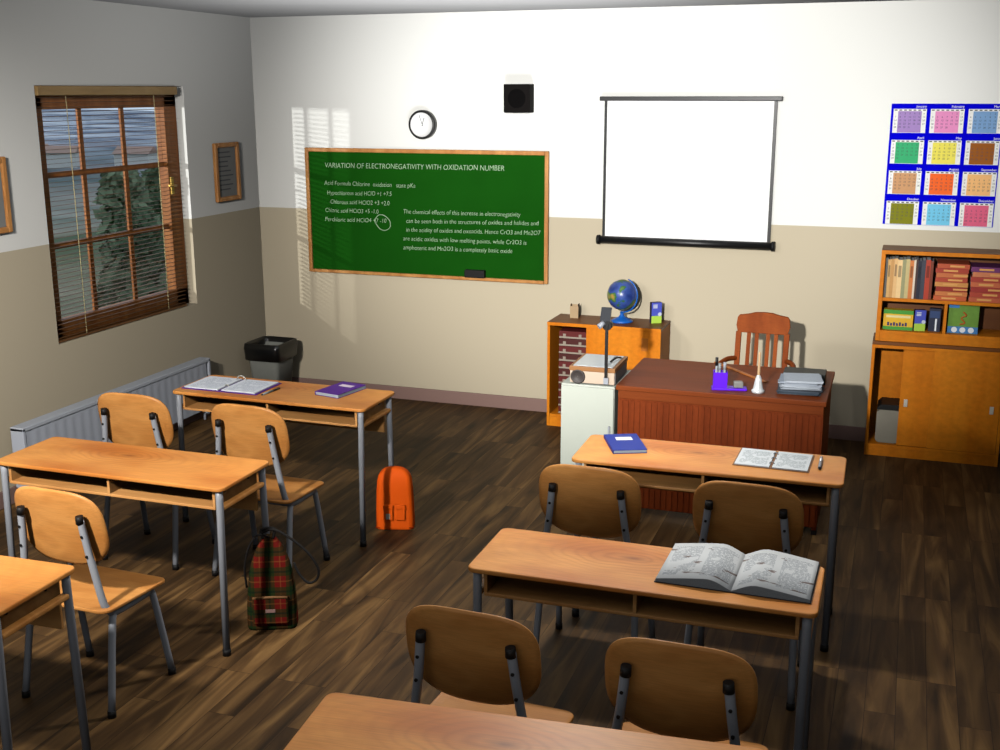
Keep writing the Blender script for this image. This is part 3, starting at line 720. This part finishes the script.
m=MB(); m.box(-.128,-.165,.006,.128,.165,.076); m.build('projector_body',PJB,pj,bevel=.004)
m=MB(); m.box(-.132,-.169,.076,.132,.169,.102); m.build('rim',PJR,pj,bevel=.003)
MB().box(-.113,-.15,.102,.113,.15,.1045).build('glass_stage',flat('frosted stage glass',(214,224,230),.15,0,.5,.02),pj)
MB().box(.128,-.15,.012,.131,.15,.075).build('side_vent',PJS,pj)
m=MB(); m.lathe([(.001,.002),(.03,.002),(.034,.008),(.04,.006),(.043,0)],M=Matrix.Translation((-.082,-.1655,.043))@XZ,seg=24)
m.build('fan_grille',flat('dark fan grille',(66,60,58),.5,var=.3,scale=200),pj)
for x in (-.1,.1):
    for y in (-.13,.13): MB().box(x-.012,y-.012,0,x+.012,y+.012,.007).build('foot',BLACK,pj)
MB().box(.068,-.181,.012,.096,-.165,.05).build('post_bracket',STEEL,pj,bevel=.002)
m=MB(); m.box(.074,-.186,.05,.09,-.17,.36); m.build('post',BLKPL,pj,bevel=.002)
hd=MB(); hd.tube([(.082,-.178,.345),(.082,-.13,.345)],.026,14); hd.box(.05,-.15,.33,.09,-.1,.36); hd=hd.build('projection_head',BLKPL,pj)
m=MB(); m.tube([(.066,-.185,.362),(.042,-.205,.343)],.015,12); m.build('lens',STEEL,hd)
m=MB(); m.cbox((.068,-.146,.402),(.058,.008,.085),M=Matrix.Rotation(-.45,4,'X')); m.build('mirror',flat('dark mirror plate',(58,60,64),.25,.3),hd)
m=MB(); pth=smoothpath([(3.135,-1.926,.762),(3.11,-1.945,.752),(3.108,-1.962,.742),(3.108,-1.966,.70),(3.107,-1.966,.45),(3.108,-1.966,.12),(3.108,-1.985,.004),(3.10,-2.03,.004)],5)
tag(m.build('power_cord',BLACK),'thin black power cord hanging down the white cabinet front from the projector','cord')
m=MB(); m.tube(smoothpath([(.09,-.1,.125),(.11,-.06,.14),(.12,.0,.13),(.115,.05,.1175)],5),.006,6); m.build('head_cable',BLKPL,pj)

# teacher chair (faces the class)
tc=thing('teacher_chair','red-brown wooden slat-back armchair behind the teacher desk','chair',(4.032,-.93,-.0)  ,PI)
m=MB(); m.prism(rrect(.42,.40,.04,5),.405,.435); m.build('seat',CHRW,tc,bevel=.008)
def bk(x,z): # rake of the backrest (local +y is front)
    return -.15-.10*(z-.43)/.55
topz=.985
m=MB()
pr=[(-.155,.855),(.155,.855)]+[(.168,.9),(.162,.95),(.15,.965)]+[(.1,.972),(.05,.985),(0,.987),(-.05,.985),(-.1,.972)]+[(-.15,.965),(-.162,.95),(-.168,.9)]
nb=len(pr); vs=[(x,bk(x,z)-.012,z) for x,z in pr]+[(x,bk(x,z)+.012,z) for x,z in pr]
m.add(vs,[list(range(nb))]+[list(range(nb,2*nb))[::-1]]+[(i,(i+1)%nb,nb+(i+1)%nb,nb+i) for i in range(nb)],False); m.build('top_rail',CHRW,tc,bevel=.004)
m=MB(); m.box(-.155,bk(0,.47)-.01,.455,.155,bk(0,.47)+.01,.5); m.build('lower_rail',CHRW,tc,bevel=.003)
for k,xx in enumerate((-.085,-.035,.035,.085)):
    m=MB(); m.add([(xx-.012+dx,bk(0,z)+dy,z) for z in (.495,.86) for dx,dy in ((0,-.006),(.024,-.006),(.024,.006),(0,.006))],[(0,1,2,3),(4,5,6,7),(0,1,5,4),(1,2,6,5),(2,3,7,6),(3,0,4,7)],False); m.build('back_slat',CHRW,tc)
for s in (-1,1):
    m=MB(); m.add([(s*.15-.017+dx,bk(0,z)+dy,z) for z in (.43,.86) for dx,dy in ((0,-.014),(.034,-.014),(.034,.014),(0,.014))],[(0,1,2,3),(4,5,6,7),(0,1,5,4),(1,2,6,5),(2,3,7,6),(3,0,4,7)],False); m.build('back_post',CHRW,tc,bevel=.003)
    m=MB(); m.tube(smoothpath([(s*.16,bk(0,.68),.69),(s*.2,-.1,.70),(s*.225,.02,.695),(s*.225,.1,.685),(s*.222,.125,.66),(s*.22,.118,.645)],5),[.016]*25+[.014],10); m.build('armrest',CHRW,tc)
    m=MB(); m.tube([(s*.2,.08,.43),(s*.222,.07,.68)],.013,10); m.build('arm_support',CHRW,tc)
    m=MB(); m.tube([(s*.18,.16,.41),(s*.19,.18,0)],[.022,.016],10); m.build('leg',CHRW,tc)
    m=MB(); m.tube([(s*.17,-.16,.41),(s*.185,-.2,0)],[.022,.016],10); m.build('leg',CHRW,tc)
m=MB(); m.tube([(-.185,.17,.16),(.185,.17,.16)],.01,8); m.tube([(-.18,-.18,.16),(.18,-.18,.16)],.01,8); m.build('stretcher',CHRW,tc)

# items on the teacher desk
PUR=flat('bright violet plastic',(96,16,226),.4,0,.4,.03)
og=thing('desk_organiser','bright violet desk organiser with pen cup on the teacher desk','organiser',(3.990,-1.822,.76),.2)
m=MB(); m.box(-.095,-.035,0,.095,.035,.012); m.build('tray',PUR,og,bevel=.003)
m=MB(); m.box(-.088,-.032,.012,-.012,-.029,.1); m.box(-.088,.029,.012,-.012,.032,.1); m.box(-.088,-.029,.012,-.085,.029,.1); m.box(-.015,-.029,.012,-.012,.029,.1); m.box(-.04,-.029,.012,-.037,.029,.1); m.build('pen_cup',PUR,og,bevel=.001)
GP2=flat('grey marker barrel',(150,156,160),.4)
for k,(dx,dy,h,capm,lab) in enumerate(((-.072,0,.165,BLKPL,'grey marker with black cap standing in the violet organiser'),(-.055,.008,.13,GP2,'short grey pen behind the marker in the violet organiser'),(-.028,-.006,.14,STEEL,'silver pencil at the right of the violet organiser cup'))):
    c,s=math.cos(.2),math.sin(.2)
    p=thing('pen',lab,'pen',(3.990+dx*c-dy*s,-1.822+dx*s+dy*c,.7724),0,'pens in the violet organiser')
    MB().tube([(0,0,0),(0,0,h*.72)],.007,10).build('barrel',GP2,p)
    MB().tube([(0,0,h*.72),(0,0,h)],.0085,10).build('cap',capm,p)
shp=tag(MB().cbox((0,0,.017),(.05,.042,.034)).build('pencil_sharpener',flat('grey metal sharpener',(150,150,146),.4,.3,.4,.2,60),None,bevel=.005),'small grey block sharpener on the violet organiser tray','sharpener'); shp.location=(4.037,-1.812,.7722); shp.rotation_euler=(0,0,.3)
be=thing('hand_bell','shiny silver hand bell with upright wooden handle on the teacher desk','bell',(4.148,-1.84,.76))
CHR=flat('bright silver',(244,246,248),.22,.35,.6,.02)
m=MB(); m.lathe([(.03,0),(.034,0),(.035,.014),(.03,.018),(.027,.022),(.0235,.04),(.02,.06),(.0165,.08),(.009,.096),(.001,.1)],seg=24); m.build('bell_body',CHR,be)
m=MB(); m.lathe([(.006,.098),(.0085,.112),(.0075,.14),(.0065,.18),(.007,.215),(.004,.225),(.0005,.227)],seg=14); m.build('handle',flat('pale handle wood',(206,170,130),.4),be)
rl=tag(MB().box(-.265,-.012,0,.265,.012,.006).build('wooden_ruler',wood('ruler wood',(196,120,58),(180,104,46),(150,84,36),scale=(.5,4,4),freq=5),None,bevel=.0015),'long wooden ruler lying diagonally across the teacher desk','ruler')
rl.location=(3.99,-1.405,.7602); rl.rotation_euler=(0,0,-.86)
pcol=[('dark grey magazine',(74,84,94)),('slate blue folder',(60,72,84)),('dark blue-grey magazine',(82,92,104)),('charcoal folder',(56,62,70)),('grey paper bundle',(170,178,188)),('pale grey paper bundle',(188,196,206)),('light grey paper bundle',(176,184,196)),('blue-grey paper bundle',(166,176,190)),('pale blue-white paper bundle',(196,204,214))]
ps=['bottom','second from bottom','third from bottom','fourth from bottom','middle','fourth from top','third from top','second from top','topmost']
z=.7604
for k,(nme,c) in enumerate(pcol):
    w,d=(.225-.003*k,.19+.004*(k%3)); th=.0075 if k<4 else .0095
    m=MB(); 
    m.box(-w/2,-d/2,0,w/2,d/2,th*.45); M=Matrix.Rotation(.07,4,'Z'); m.box(-w/2+.006,-d/2+.004,th*.45,w/2-.003,d/2-.002,th*.97,M)
    o=tag(m.build('paper_sheaf',flat(nme,c,.8,var=.1,scale=50)),'%s, %s of the pile on the teacher desk'%(nme,ps[k]),'papers','paper pile on the teacher desk')
    o.location=(4.362+random.uniform(-.012,.012),-1.735+random.uniform(-.008,.008),z); o.rotation_euler=(0,0,random.uniform(-.2,.2)); z+=th
fo=tag(MB().box(-.115,-.07,0,.115,.07,.06).build('ring_folder',flat('black folder card',(22,26,24),.5),None,bevel=.003),'black folder lying behind the paper pile on the teacher desk','folder'); fo.location=(4.365,-1.50,.7602); fo.rotation_euler=(0,0,.02)

# ------------------------------------------------------------------ student desks
DW,DD=1.172,.402
def make_desk():
    t=thing('student_desk','','desk',(0,0,0),0,'two-seat student desks')   # origin: front-left corner, on the floor
    m=MB(); m.prism(rrect(DW,DD,.03,5,DW/2,DD/2),.742,.76); m.build('desktop',DTOP,t,bevel=.005)
    m=MB(); m.box(.055,.03,.650,DW-.055,DD-.04,.663); m.build('tray_shelf',DUND,t,bevel=.003)
    for x in (.055,DW-.067): MB().box(x,.032,.663,x+.012,DD-.04,.742).build('tray_side',DUND,t)
    MB().box(DW/2-.006,.03,.663,DW/2+.006,DD-.042,.742).build('tray_divider',DUND,t)
    MB().box(.06,DD-.042,.53,DW-.06,DD-.03,.742).build('back_panel',DUND,t)
    for x in (.032,DW-.032):
        m=MB(); m.box(x-.016,.036,.650,x+.016,DD-.036,.670); m.build('side_rail',CHW,t,bevel=.006)
        for y in (.10,.29):
            xi=.055 if x<.5 else DW-.055
            MB().tube([(xi+(.004 if x<.5 else -.004),y,.712),(xi-(.006 if x<.5 else -.006),y,.712)],.006,8).build('screw',BLACK,t)
    for x in (.032,DW-.032):
        for y,yf in ((.03,.012),(DD-.03,DD-.008)):
            lg=MB(); lg.tube([(x,y,.742),(x,y,.70),(x,yf,.022)],.0155,12); lg=lg.build('leg',STEEL,t)
            m=MB(); m.tube([(x,yf,0),(x,yf,.03)],.018,12); m.build('rubber_foot',BLACK,lg)
    return t
desk0=make_desk()
desks=[((1.103,-2.849),-.004,'student desk with open binder and purple notebook, nearest the radiator and bin'),
 ((1.088,-4.158),.006,'bare student desk on the left, behind the two chairs beside the radiator'),
 ((1.068,-5.432),.03,'bare student desk at the lower left, cut off by the photo edge'),
 ((3.506,-3.290),.022,'student desk with blue notebook in front of the teacher desk'),
 ((3.500,-4.570),.012,'student desk carrying the large open book'),
 ((3.484,-5.876),.09,'bare student desk at the bottom of the photo, nearest the camera')]
for i,((x,y),r,l) in enumerate(desks):
    if i==0: desk0.location=(x,y,0); desk0.rotation_euler=(0,0,r); desk0['label']=l
    else: dup(desk0,(x,y,0),r,l)

# ------------------------------------------------------------------ student chairs
def make_chair():
    t=thing('student_chair','','chair',(0,0,0),0,'plywood student chairs')
    # seat
    m=MB(); poly=rrect(.455,.39,.045,6)
    n=len(poly)
    def sz(x,y): return .432+.012*(max(0,-y)/.18)**2-.018*max(0,(y-.1)/.08)**2*.3
    vs=[(x,y-.004,sz(x,y)) for x,y in poly]+[(x,y-.004,sz(x,y)-.014) for x,y in poly]
    m.add(vs,[list(range(n)),list(range(n,2*n))[::-1]]+[(i,(i+1)%n,n+(i+1)%n,n+i) for i in range(n)],False); m.build('seat',CHW,t,bevel=.004)
    # backrest : rounded panel, slightly curved and raked
    m=MB(); nu,nv=20,12; hw_,hh_=.213,.160
    def P(u,v,off):
        a=u*2*PI; ca,sa=math.cos(a),math.sin(a)
        e=2/3.4 if sa>0 else 2/2.9
        x=hw_*math.copysign(abs(ca)**e,ca); z=hh_*math.copysign(abs(sa)**e,sa)
        x*=v; z*=v
        if z<0: x*=1-.06*(z/hh_)**2
        y=-.030*(z/hh_) - .022*(1-(x/hw_)**2) + off
        return (x,y-.132,.742+z)
    na=48
    rings=[.0001,.35,.7,.93,1.0]; 
    front=[[P(k/na,r,.011 if r<1 else .007) for k in range(na)] for r in rings]; back=[[P(k/na,r,-.003 if r<1 else .001) for k in range(na)] for r in rings]
    allr=front+back[::-1]
    vs=[p for R in allr for p in R]
    fs=[(i*na+k,i*na+(k+1)%na,(i+1)*na+(k+1)%na,(i+1)*na+k) for i in range(len(allr)-1) for k in range(na)]
    m.add(vs,fs,True); m.build('backrest',CHW,t)
    for s in (-1,1):
        bt=MB(); bt.tube(smoothpath([(s*.142,-.185,.80),(s*.158,-.172,.66),(s*.186,-.158,.48),(s*.195,-.14,.425),(s*.197,-.09,.400),(s*.197,.1,.400)],5),.0145,12); bt=bt.build('back_tube',STEEL,t)
        m=MB(); m.tube([(s*.1413,-.1855,.785),(s*.140,-.1865,.815)],[.0165,.0155],12); m.build('tube_cap',BLACK,bt)
        for z,xx,yy in ((.735,.1495,-.1925),(.655,.1585,-.1865)): MB().tube([(s*xx,yy+.014,z),(s*xx,yy-.004,z)],.0055,8).build('bolt',BLACK,bt)
        for y0,yf in ((-.125,-.19),(.115,.18)):
            lg=MB(); lg.tube(smoothpath([(s*.197,y0+.03*(1 if yf<0 else -1),.396),(s*.199,y0,.382),(s*.213,yf,.02)],4),.0142,12); lg=lg.build('leg',STEEL,t)
            m=MB(); m.tube([(s*.213,yf,0),(s*.213,yf-.0,.028)],.017,12); m.build('rubber_foot',BLACK,lg)
    m=MB(); m.tube([(-.197,.09,.395),(.197,.09,.395)],.011,10); m.tube([(-.197,-.1,.395),(.197,-.1,.395)],.011,10); m.build('cross_tube',STEEL,t)
    return t
ch0=make_chair()
chairs=[((1.262,-3.245),.02,'plywood student chair beside the radiator, left one at the binder desk'),
 ((1.928,-3.245),-.03,'plywood student chair behind the plaid backpack, at the desk with the purple notebook'),
 ((1.880,-4.525),-.04,'plywood student chair at the left edge, behind the bare left desk'),
 ((3.715,-3.605),.0,'plywood student chair in front of the blue notebook desk, left of the pair'),
 ((4.348,-3.605),-.02,'plywood student chair just beyond the large open book, right of the pair'),
 ((3.735,-4.985),-.03,'dark shaded plywood chair at the open book desk, left of the pair'),
 ((4.345,-4.985),.0,'dark shaded plywood chair right in front of the large open book, right of the pair')]
for i,((x,y),r,l) in enumerate(chairs):
    if i==0: ch0.location=(x,y,0); ch0.rotation_euler=(0,0,r); ch0['label']=l
    else: dup(ch0,(x,y,0),r,l)

# ------------------------------------------------------------------ things on the student desks
Z=.7602
PURC=flat('purple binder cover',(84,20,140),.5,0,.3,.08); BLUC=flat('blue notebook cover',(12,42,140),.5,0,.3,.08)
PG=page_mat('lined note page',ink=(170,182,200),cols=1,w=.21,d=.25,base=(234,240,250))
PGB=page_mat('printed note page',ink=(130,146,150),cols=1,w=.15,d=.225,base=(228,234,238))
PGK=page_mat('printed book page',ink=(104,116,130),cols=2,pics=.8,w=.245,d=.31,base=(216,220,222))
bd=thing('open_ring_binder','open purple ring binder with white pages on the desk near the radiator','binder',(1.365,-2.648,Z),.0)
MB().box(-.237,-.138,0,.237,.138,.004).build('cover',PURC,bd,bevel=.001)
for s in (-1,1):
    o=MB().box(-.107,-.126,-.003,.107,.126,.003).build('pages',PG,bd); o.location=(s*.117,0,.0075); o.rotation_euler=(0,0,0)
m=MB()
for y in (.10,-.05):
    rr=.030 if y>0 else .014
    m.tube([(rr*math.cos(a*PI/10),y,.004+rr*math.sin(a*PI/10)*1.05) for a in range(11)],.003,8)
m.build('rings',flat('pale ring metal',(206,204,196),.3,.4),bd)
def pen(p0,p1,label,mb_,mc,r=.0055):
    p0,p1=Vector(p0),Vector(p1); d=p1-p0; t=thing('pen',label,'pen',p0,math.atan2(d.y,d.x)); L=d.length
    MB().tube([(0.012,0,r),(L*.62,0,r)],r,10).build('barrel',mb_,t)
    MB().tube([(L*.62,0,r),(L,0,r)],r,10).build('cap',mc,t)
    MB().tube([(0,0,r),(.012,0,r)],[.001,r*.9],10).build('tip',BLACK,t)
pen((1.633,-2.787,Z),(1.652,-2.625,Z),'thin grey pen lying right of the open purple binder',GP2,BLKPL)
nb_=thing('purple_notebook','thick closed purple notebook with white label on the far left desk','notebook',(2.000,-2.565,Z),-.19)
m=MB(); m.box(-.078,-.125,0,.078,.125,.003); m.box(-.078,-.125,.019,.078,.125,.022); m.box(-.081,-.125,0,-.077,.125,.022); m.build('cover',PURC,nb_,bevel=.0015)
MB().box(-.077,-.122,.003,.075,.122,.019).build('pages',GREYP,nb_)
MB().box(-.042,.03,.022,.042,.07,.0226).build('label_sticker',flat('pink white label',(240,226,240),.7),nb_)
nb2=thing('blue_notebook','closed blue notebook with white label on the desk before the teacher','notebook',(3.692,-3.017,Z),.42)
m=MB(); m.box(-.077,-.125,0,.077,.125,.003); m.box(-.077,-.125,.015,.077,.125,.018); m.box(-.08,-.125,0,-.076,.125,.018); m.build('cover',BLUC,nb2,bevel=.0015)
MB().box(-.076,-.122,.003,.074,.122,.015).build('pages',GREYP,nb2)
MB().box(-.036,.025,.018,.04,.072,.0186).build('label_sticker',PAPER,nb2)
rb=thing('open_ring_binder','open loose-leaf notebook with two printed pages on the blue notebook\'s desk','binder',(4.366,-3.022,Z),-.015)
MB().box(-.163,-.127,0,.163,.127,.003).build('cover',flat('brown card',(140,104,78),.7),rb,bevel=.001)
for s in (-1,1):
    o=MB().box(-.0745,-.12,-.002,.0745,.12,.002).build('pages',PGB,rb); o.location=(s*.081,0,.0052)
m=MB()
for y in (.07,.0,-.07): m.tube([(.011*math.cos(a*PI/8),y,.003+.013*math.sin(a*PI/8)) for a in range(9)],.0022,6)
m.build('rings',STEEL,rb)
pen((4.566,-3.1,Z),(4.563,-2.93,Z),'silver pen lying at the right end of the blue notebook\'s desk',STEEL,CHR,.007)

bo=thing('open_book','large open textbook with printed pages lying on a student desk','book',(4.393,-4.315,Z),-.01)
bwid,bd2=.25,.162
MB().box(-bwid-.004,-bd2-.003,0,bwid+.004,bd2+.003,.003).build('cover',flat('dark book cover',(52,54,58),.6),bo)
def ph(u): # page surface height over the half-width, u=0 at the gutter
    return .006+.031*(math.sin(min(1,u/.35)*PI/2)**1.2)*(1-.78*max(0,(u-.22)/.78)**1.3)
for s in (-1,1):
    m=MB(); nu=16
    top=[(s*bwid*(k/nu)-s*bwid/2,ph(k/nu)) for k in range(nu+1)]
    vs=[(x,-bd2,z) for x,z in top]+[(x,bd2,z) for x,z in top]+[(x,-bd2,.003) for x,z in top]+[(x,bd2,.003) for x,z in top]
    K=nu+1; fs=[]
    for k in range(nu): fs.append((k,k+1,K+k+1,K+k))
    m.add(vs,fs,True)
    fs2=[]
    for k in range(nu): fs2 += [(2*K+k,2*K+k+1,k+1,k),(K+k,K+k+1,3*K+k+1,3*K+k)]
    fs2 += [(nu,K+nu,3*K+nu,2*K+nu),(0,K,3*K,2*K)]
    n0=len(m.v)-len(vs)
    for f_ in fs2: m.f.append([n0+i for i in f_]); m.m.append(1); m.s.append(False)
    o=m.build('page_block',[PGK,flat('page edges %d'%s,(150,154,158),.85,var=.15,scale=200)],bo); o.location=(s*bwid/2,0,0)

# ------------------------------------------------------------------ bags
ORA=flat('orange nylon',(255,98,10),.7,0,.2,.06,20); ORD=flat('dark orange trim',(196,58,6),.7,0,.2)
def bagbody(m,w,d,h,prof,nseg=28):
    """loft of rounded rectangles along z"""
    rings=[]
    for z,sw,sd,oy in prof: rings.append([(x,y+oy*d,z*h) for x,y in rrect(w*sw,d*sd,min(w*sw,d*sd)*.38,5)])
    loft(m,rings)
ob=thing('orange_backpack','small bright orange backpack standing on the floor between the desk rows','backpack',(2.288,-2.525,0),.30)
m=MB(); w,d,h=.206,.10,.35
def orange(u,v):
    return None
rings=[]
sil=[(0,1.0),(.03,1.03),(.2,1.02),(.45,.99),(.65,.955),(.78,.92),(.87,.84),(.93,.70),(.97,.52),(.99,.34),(1.0,.12)]
for z,sw in sil:
    dd=d*(1 if z<.7 else math.sqrt(max(.02,1-((z-.7)/.3)**2))*.85+.15)
    rings.append([(x,y,z*h) for x,y in rrect(w*sw,dd,min(w*sw,dd)*.3,5)])
loft(m,rings); m.build('bag_body',ORA,ob)
m=MB(); m.box(-.058,-d/2-.012,.058,-.006,-d/2+.01,.14); m.build('pocket',ORA,ob,bevel=.005)
m=MB(); m.box(.010,-d/2-.012,.058,.062,-d/2+.01,.14); m.build('pocket',ORA,ob,bevel=.005)
m=MB(); m.box(-.06,-d/2-.015,.125,-.004,-d/2+.006,.148); m.build('pocket_flap',ORA,ob,bevel=.004)
m=MB(); m.box(.008,-d/2-.015,.125,.064,-d/2+.006,.148); m.build('pocket_flap',ORA,ob,bevel=.004)
m=MB(); m.box(-.044,-d/2-.0145,.066,-.022,-d/2-.011,.098); m.build('badge',flat('silver badge',(190,190,180),.3,.4),ob)
m=MB(); m.tube([(-.104+.0*k,-d/2+.004,.012) if k==0 else (.104,-d/2+.004,.012) for k in range(2)],.004,8); m.build('bottom_piping',ORD,ob)
PLA=plaid_mat()
pb=thing('plaid_backpack','dark red and green plaid backpack with black strap on the floor beside the left desk','backpack',(2.268,-3.82,0),.42)
m=MB(); w,d,h=.22,.10,.425; rings=[]
sil=[(0,.98),(.03,1.02),(.25,1.0),(.45,.94),(.6,.86),(.72,.76),(.82,.62),(.9,.46),(.96,.3),(1.0,.12)]
for z,sw in sil:
    dd=d*(1.0-.55*max(0,(z-.3)/.7)**1.5)
    rings.append([(x,y+.02*z,z*h) for x,y in rrect(w*sw,dd,min(w*sw,dd)*.32,5)])
loft(m,rings); m.build('bag_body',PLA,pb)
pk=MB().box(-.078,-d/2-.022,.035,.078,-d/2+.01,.165).build('front_pocket',PLA,pb,bevel=.01,seg=3)
m=MB(); m.tube([(-.076,-d/2-.018,.163),(0,-d/2-.022,.168),(.076,-d/2-.018,.163)],.006,8); m.build('pocket_zip',flat('tan zip tape',(120,84,50),.7),pk)
MB().box(-.022,-d/2-.0245,.095,.022,-d/2-.022,.11).build('patch',flat('pale cloth patch',(140,110,104),.8),pk)
STR=flat('black webbing',(16,13,12),.8)
m=MB(); m.tube(smoothpath([(-.0,.0,.425),(-.045,-.01,.44),(-.085,-.01,.39),(-.112,.0,.29),(-.112,.02,.18)],6),.005,8); m.build('strap',STR,pb)
m=MB(); m.tube(smoothpath([(-.04,.0,.44),(.02,-.01,.465),(.09,-.02,.43),(.17,-.03,.36),(.215,-.03,.28),(.205,-.025,.225),(.165,-.02,.21),(.125,-.01,.255),(.105,.0,.30)],6),.006,8); m.build('strap',STR,pb)
m=MB(); m.tube(smoothpath([(-.025,.0,.42),(-.03,.0,.46),(.025,.0,.465),(.02,.0,.42)],5),.007,8); m.build('carry_loop',STR,pb)

# ------------------------------------------------------------------ camera
F,yaw,pitch,roll=1150.41,-.3391,.2417,-.0021
f_=Vector((math.sin(yaw)*math.cos(pitch),math.cos(yaw)*math.cos(pitch),-math.sin(pitch)))
r_=Vector((math.cos(yaw),-math.sin(yaw),0)); u_=r_.cross(f_)
c_,s_=math.cos(roll),math.sin(roll)
r2=c_*r_+s_*u_; u2=-s_*r_+c_*u_
cam=bpy.data.objects.new('camera',bpy.data.cameras.new('camera')); COL.objects.link(cam)
cam.matrix_world=Matrix(((r2.x,u2.x,-f_.x,4.838),(r2.y,u2.y,-f_.y,-8.0046),(r2.z,u2.z,-f_.z,2.3499),(0,0,0,1)))
cam.data.sensor_width=36; cam.data.lens=36*F/1000; cam.data.clip_end=800
S.camera=cam

# ------------------------------------------------------------------ lights
def spot(name,loc,target,power,angle,blend,size,col=(1,1,1)):
    l=bpy.data.lights.new(name,'SPOT'); l.energy=power; l.spot_size=math.radians(angle); l.spot_blend=blend; l.shadow_soft_size=size; l.color=col
    o=bpy.data.objects.new(name,l); COL.objects.link(o); o.location=loc
    o.rotation_euler=(Vector(target)-Vector(loc)).to_track_quat('-Z','Y').to_euler(); return o
spot('key_spot',(3.7,-8.0,2.8),(3.15,0,2.0),2700,43,.85,.07,(1,.985,.95))
spot('row_spot',(1.9,-6.6,2.75),(1.1,-3.8,.9),680,74,.9,.09,(1,.95,.88))
spot('right_row_spot',(3.5,-3.0,2.86),(3.8,-4.4,.76),190,108,.9,.08,(1,.96,.9))
spot('window_lamp',(-2.2,-7.2,2.33),(0,-1.65,1.6),1300,24,.2,.045,(1,.97,.92))
spot('ceiling_fill',(2.6,-2.0,.9),(2.3,-1.4,2.9),260,116,1,.3)  # added fill aimed upward to brighten the ceiling, no fixture there
spot('wall_fill_spot',(2.3,-6.6,2.8),(0,-3.3,2.1),210,62,.95,.1,(1,.98,.95))  # added fill that lightens the near end of the left wall
def area(name,loc,rot,power,sx,sy):
    l=bpy.data.lights.new(name,'AREA'); l.energy=power; l.shape='RECTANGLE'; l.size=sx; l.size_y=sy
    o=bpy.data.objects.new(name,l); COL.objects.link(o); o.location=loc; o.rotation_euler=rot
spot('fill_spot',(1.4,-4.6,2.8),(4.9,-.2,.5),250,54,.9,.25)
area('overhead_fill',(3.5,-4.4,2.88),(0,0,0),42,5,7)  # added soft ambient fill over the room, not a ceiling fitting
area('rear_fill',(3.4,-9.2,1.7),(PI/2,0,0),20,5,2)  # added weak fill from behind the camera, no window there
w=bpy.data.worlds.new('sky'); S.world=w; w.use_nodes=True
bg=w.node_tree.nodes['Background']; bg.inputs[0].default_value=(.62,.72,.85,1); bg.inputs[1].default_value=1.0
S.view_settings.view_transform='Standard'; S.view_settings.look='None'
try: S.cycles.max_bounces=6; S.cycles.diffuse_bounces=0; S.cycles.sample_clamp_indirect=4
except Exception: pass
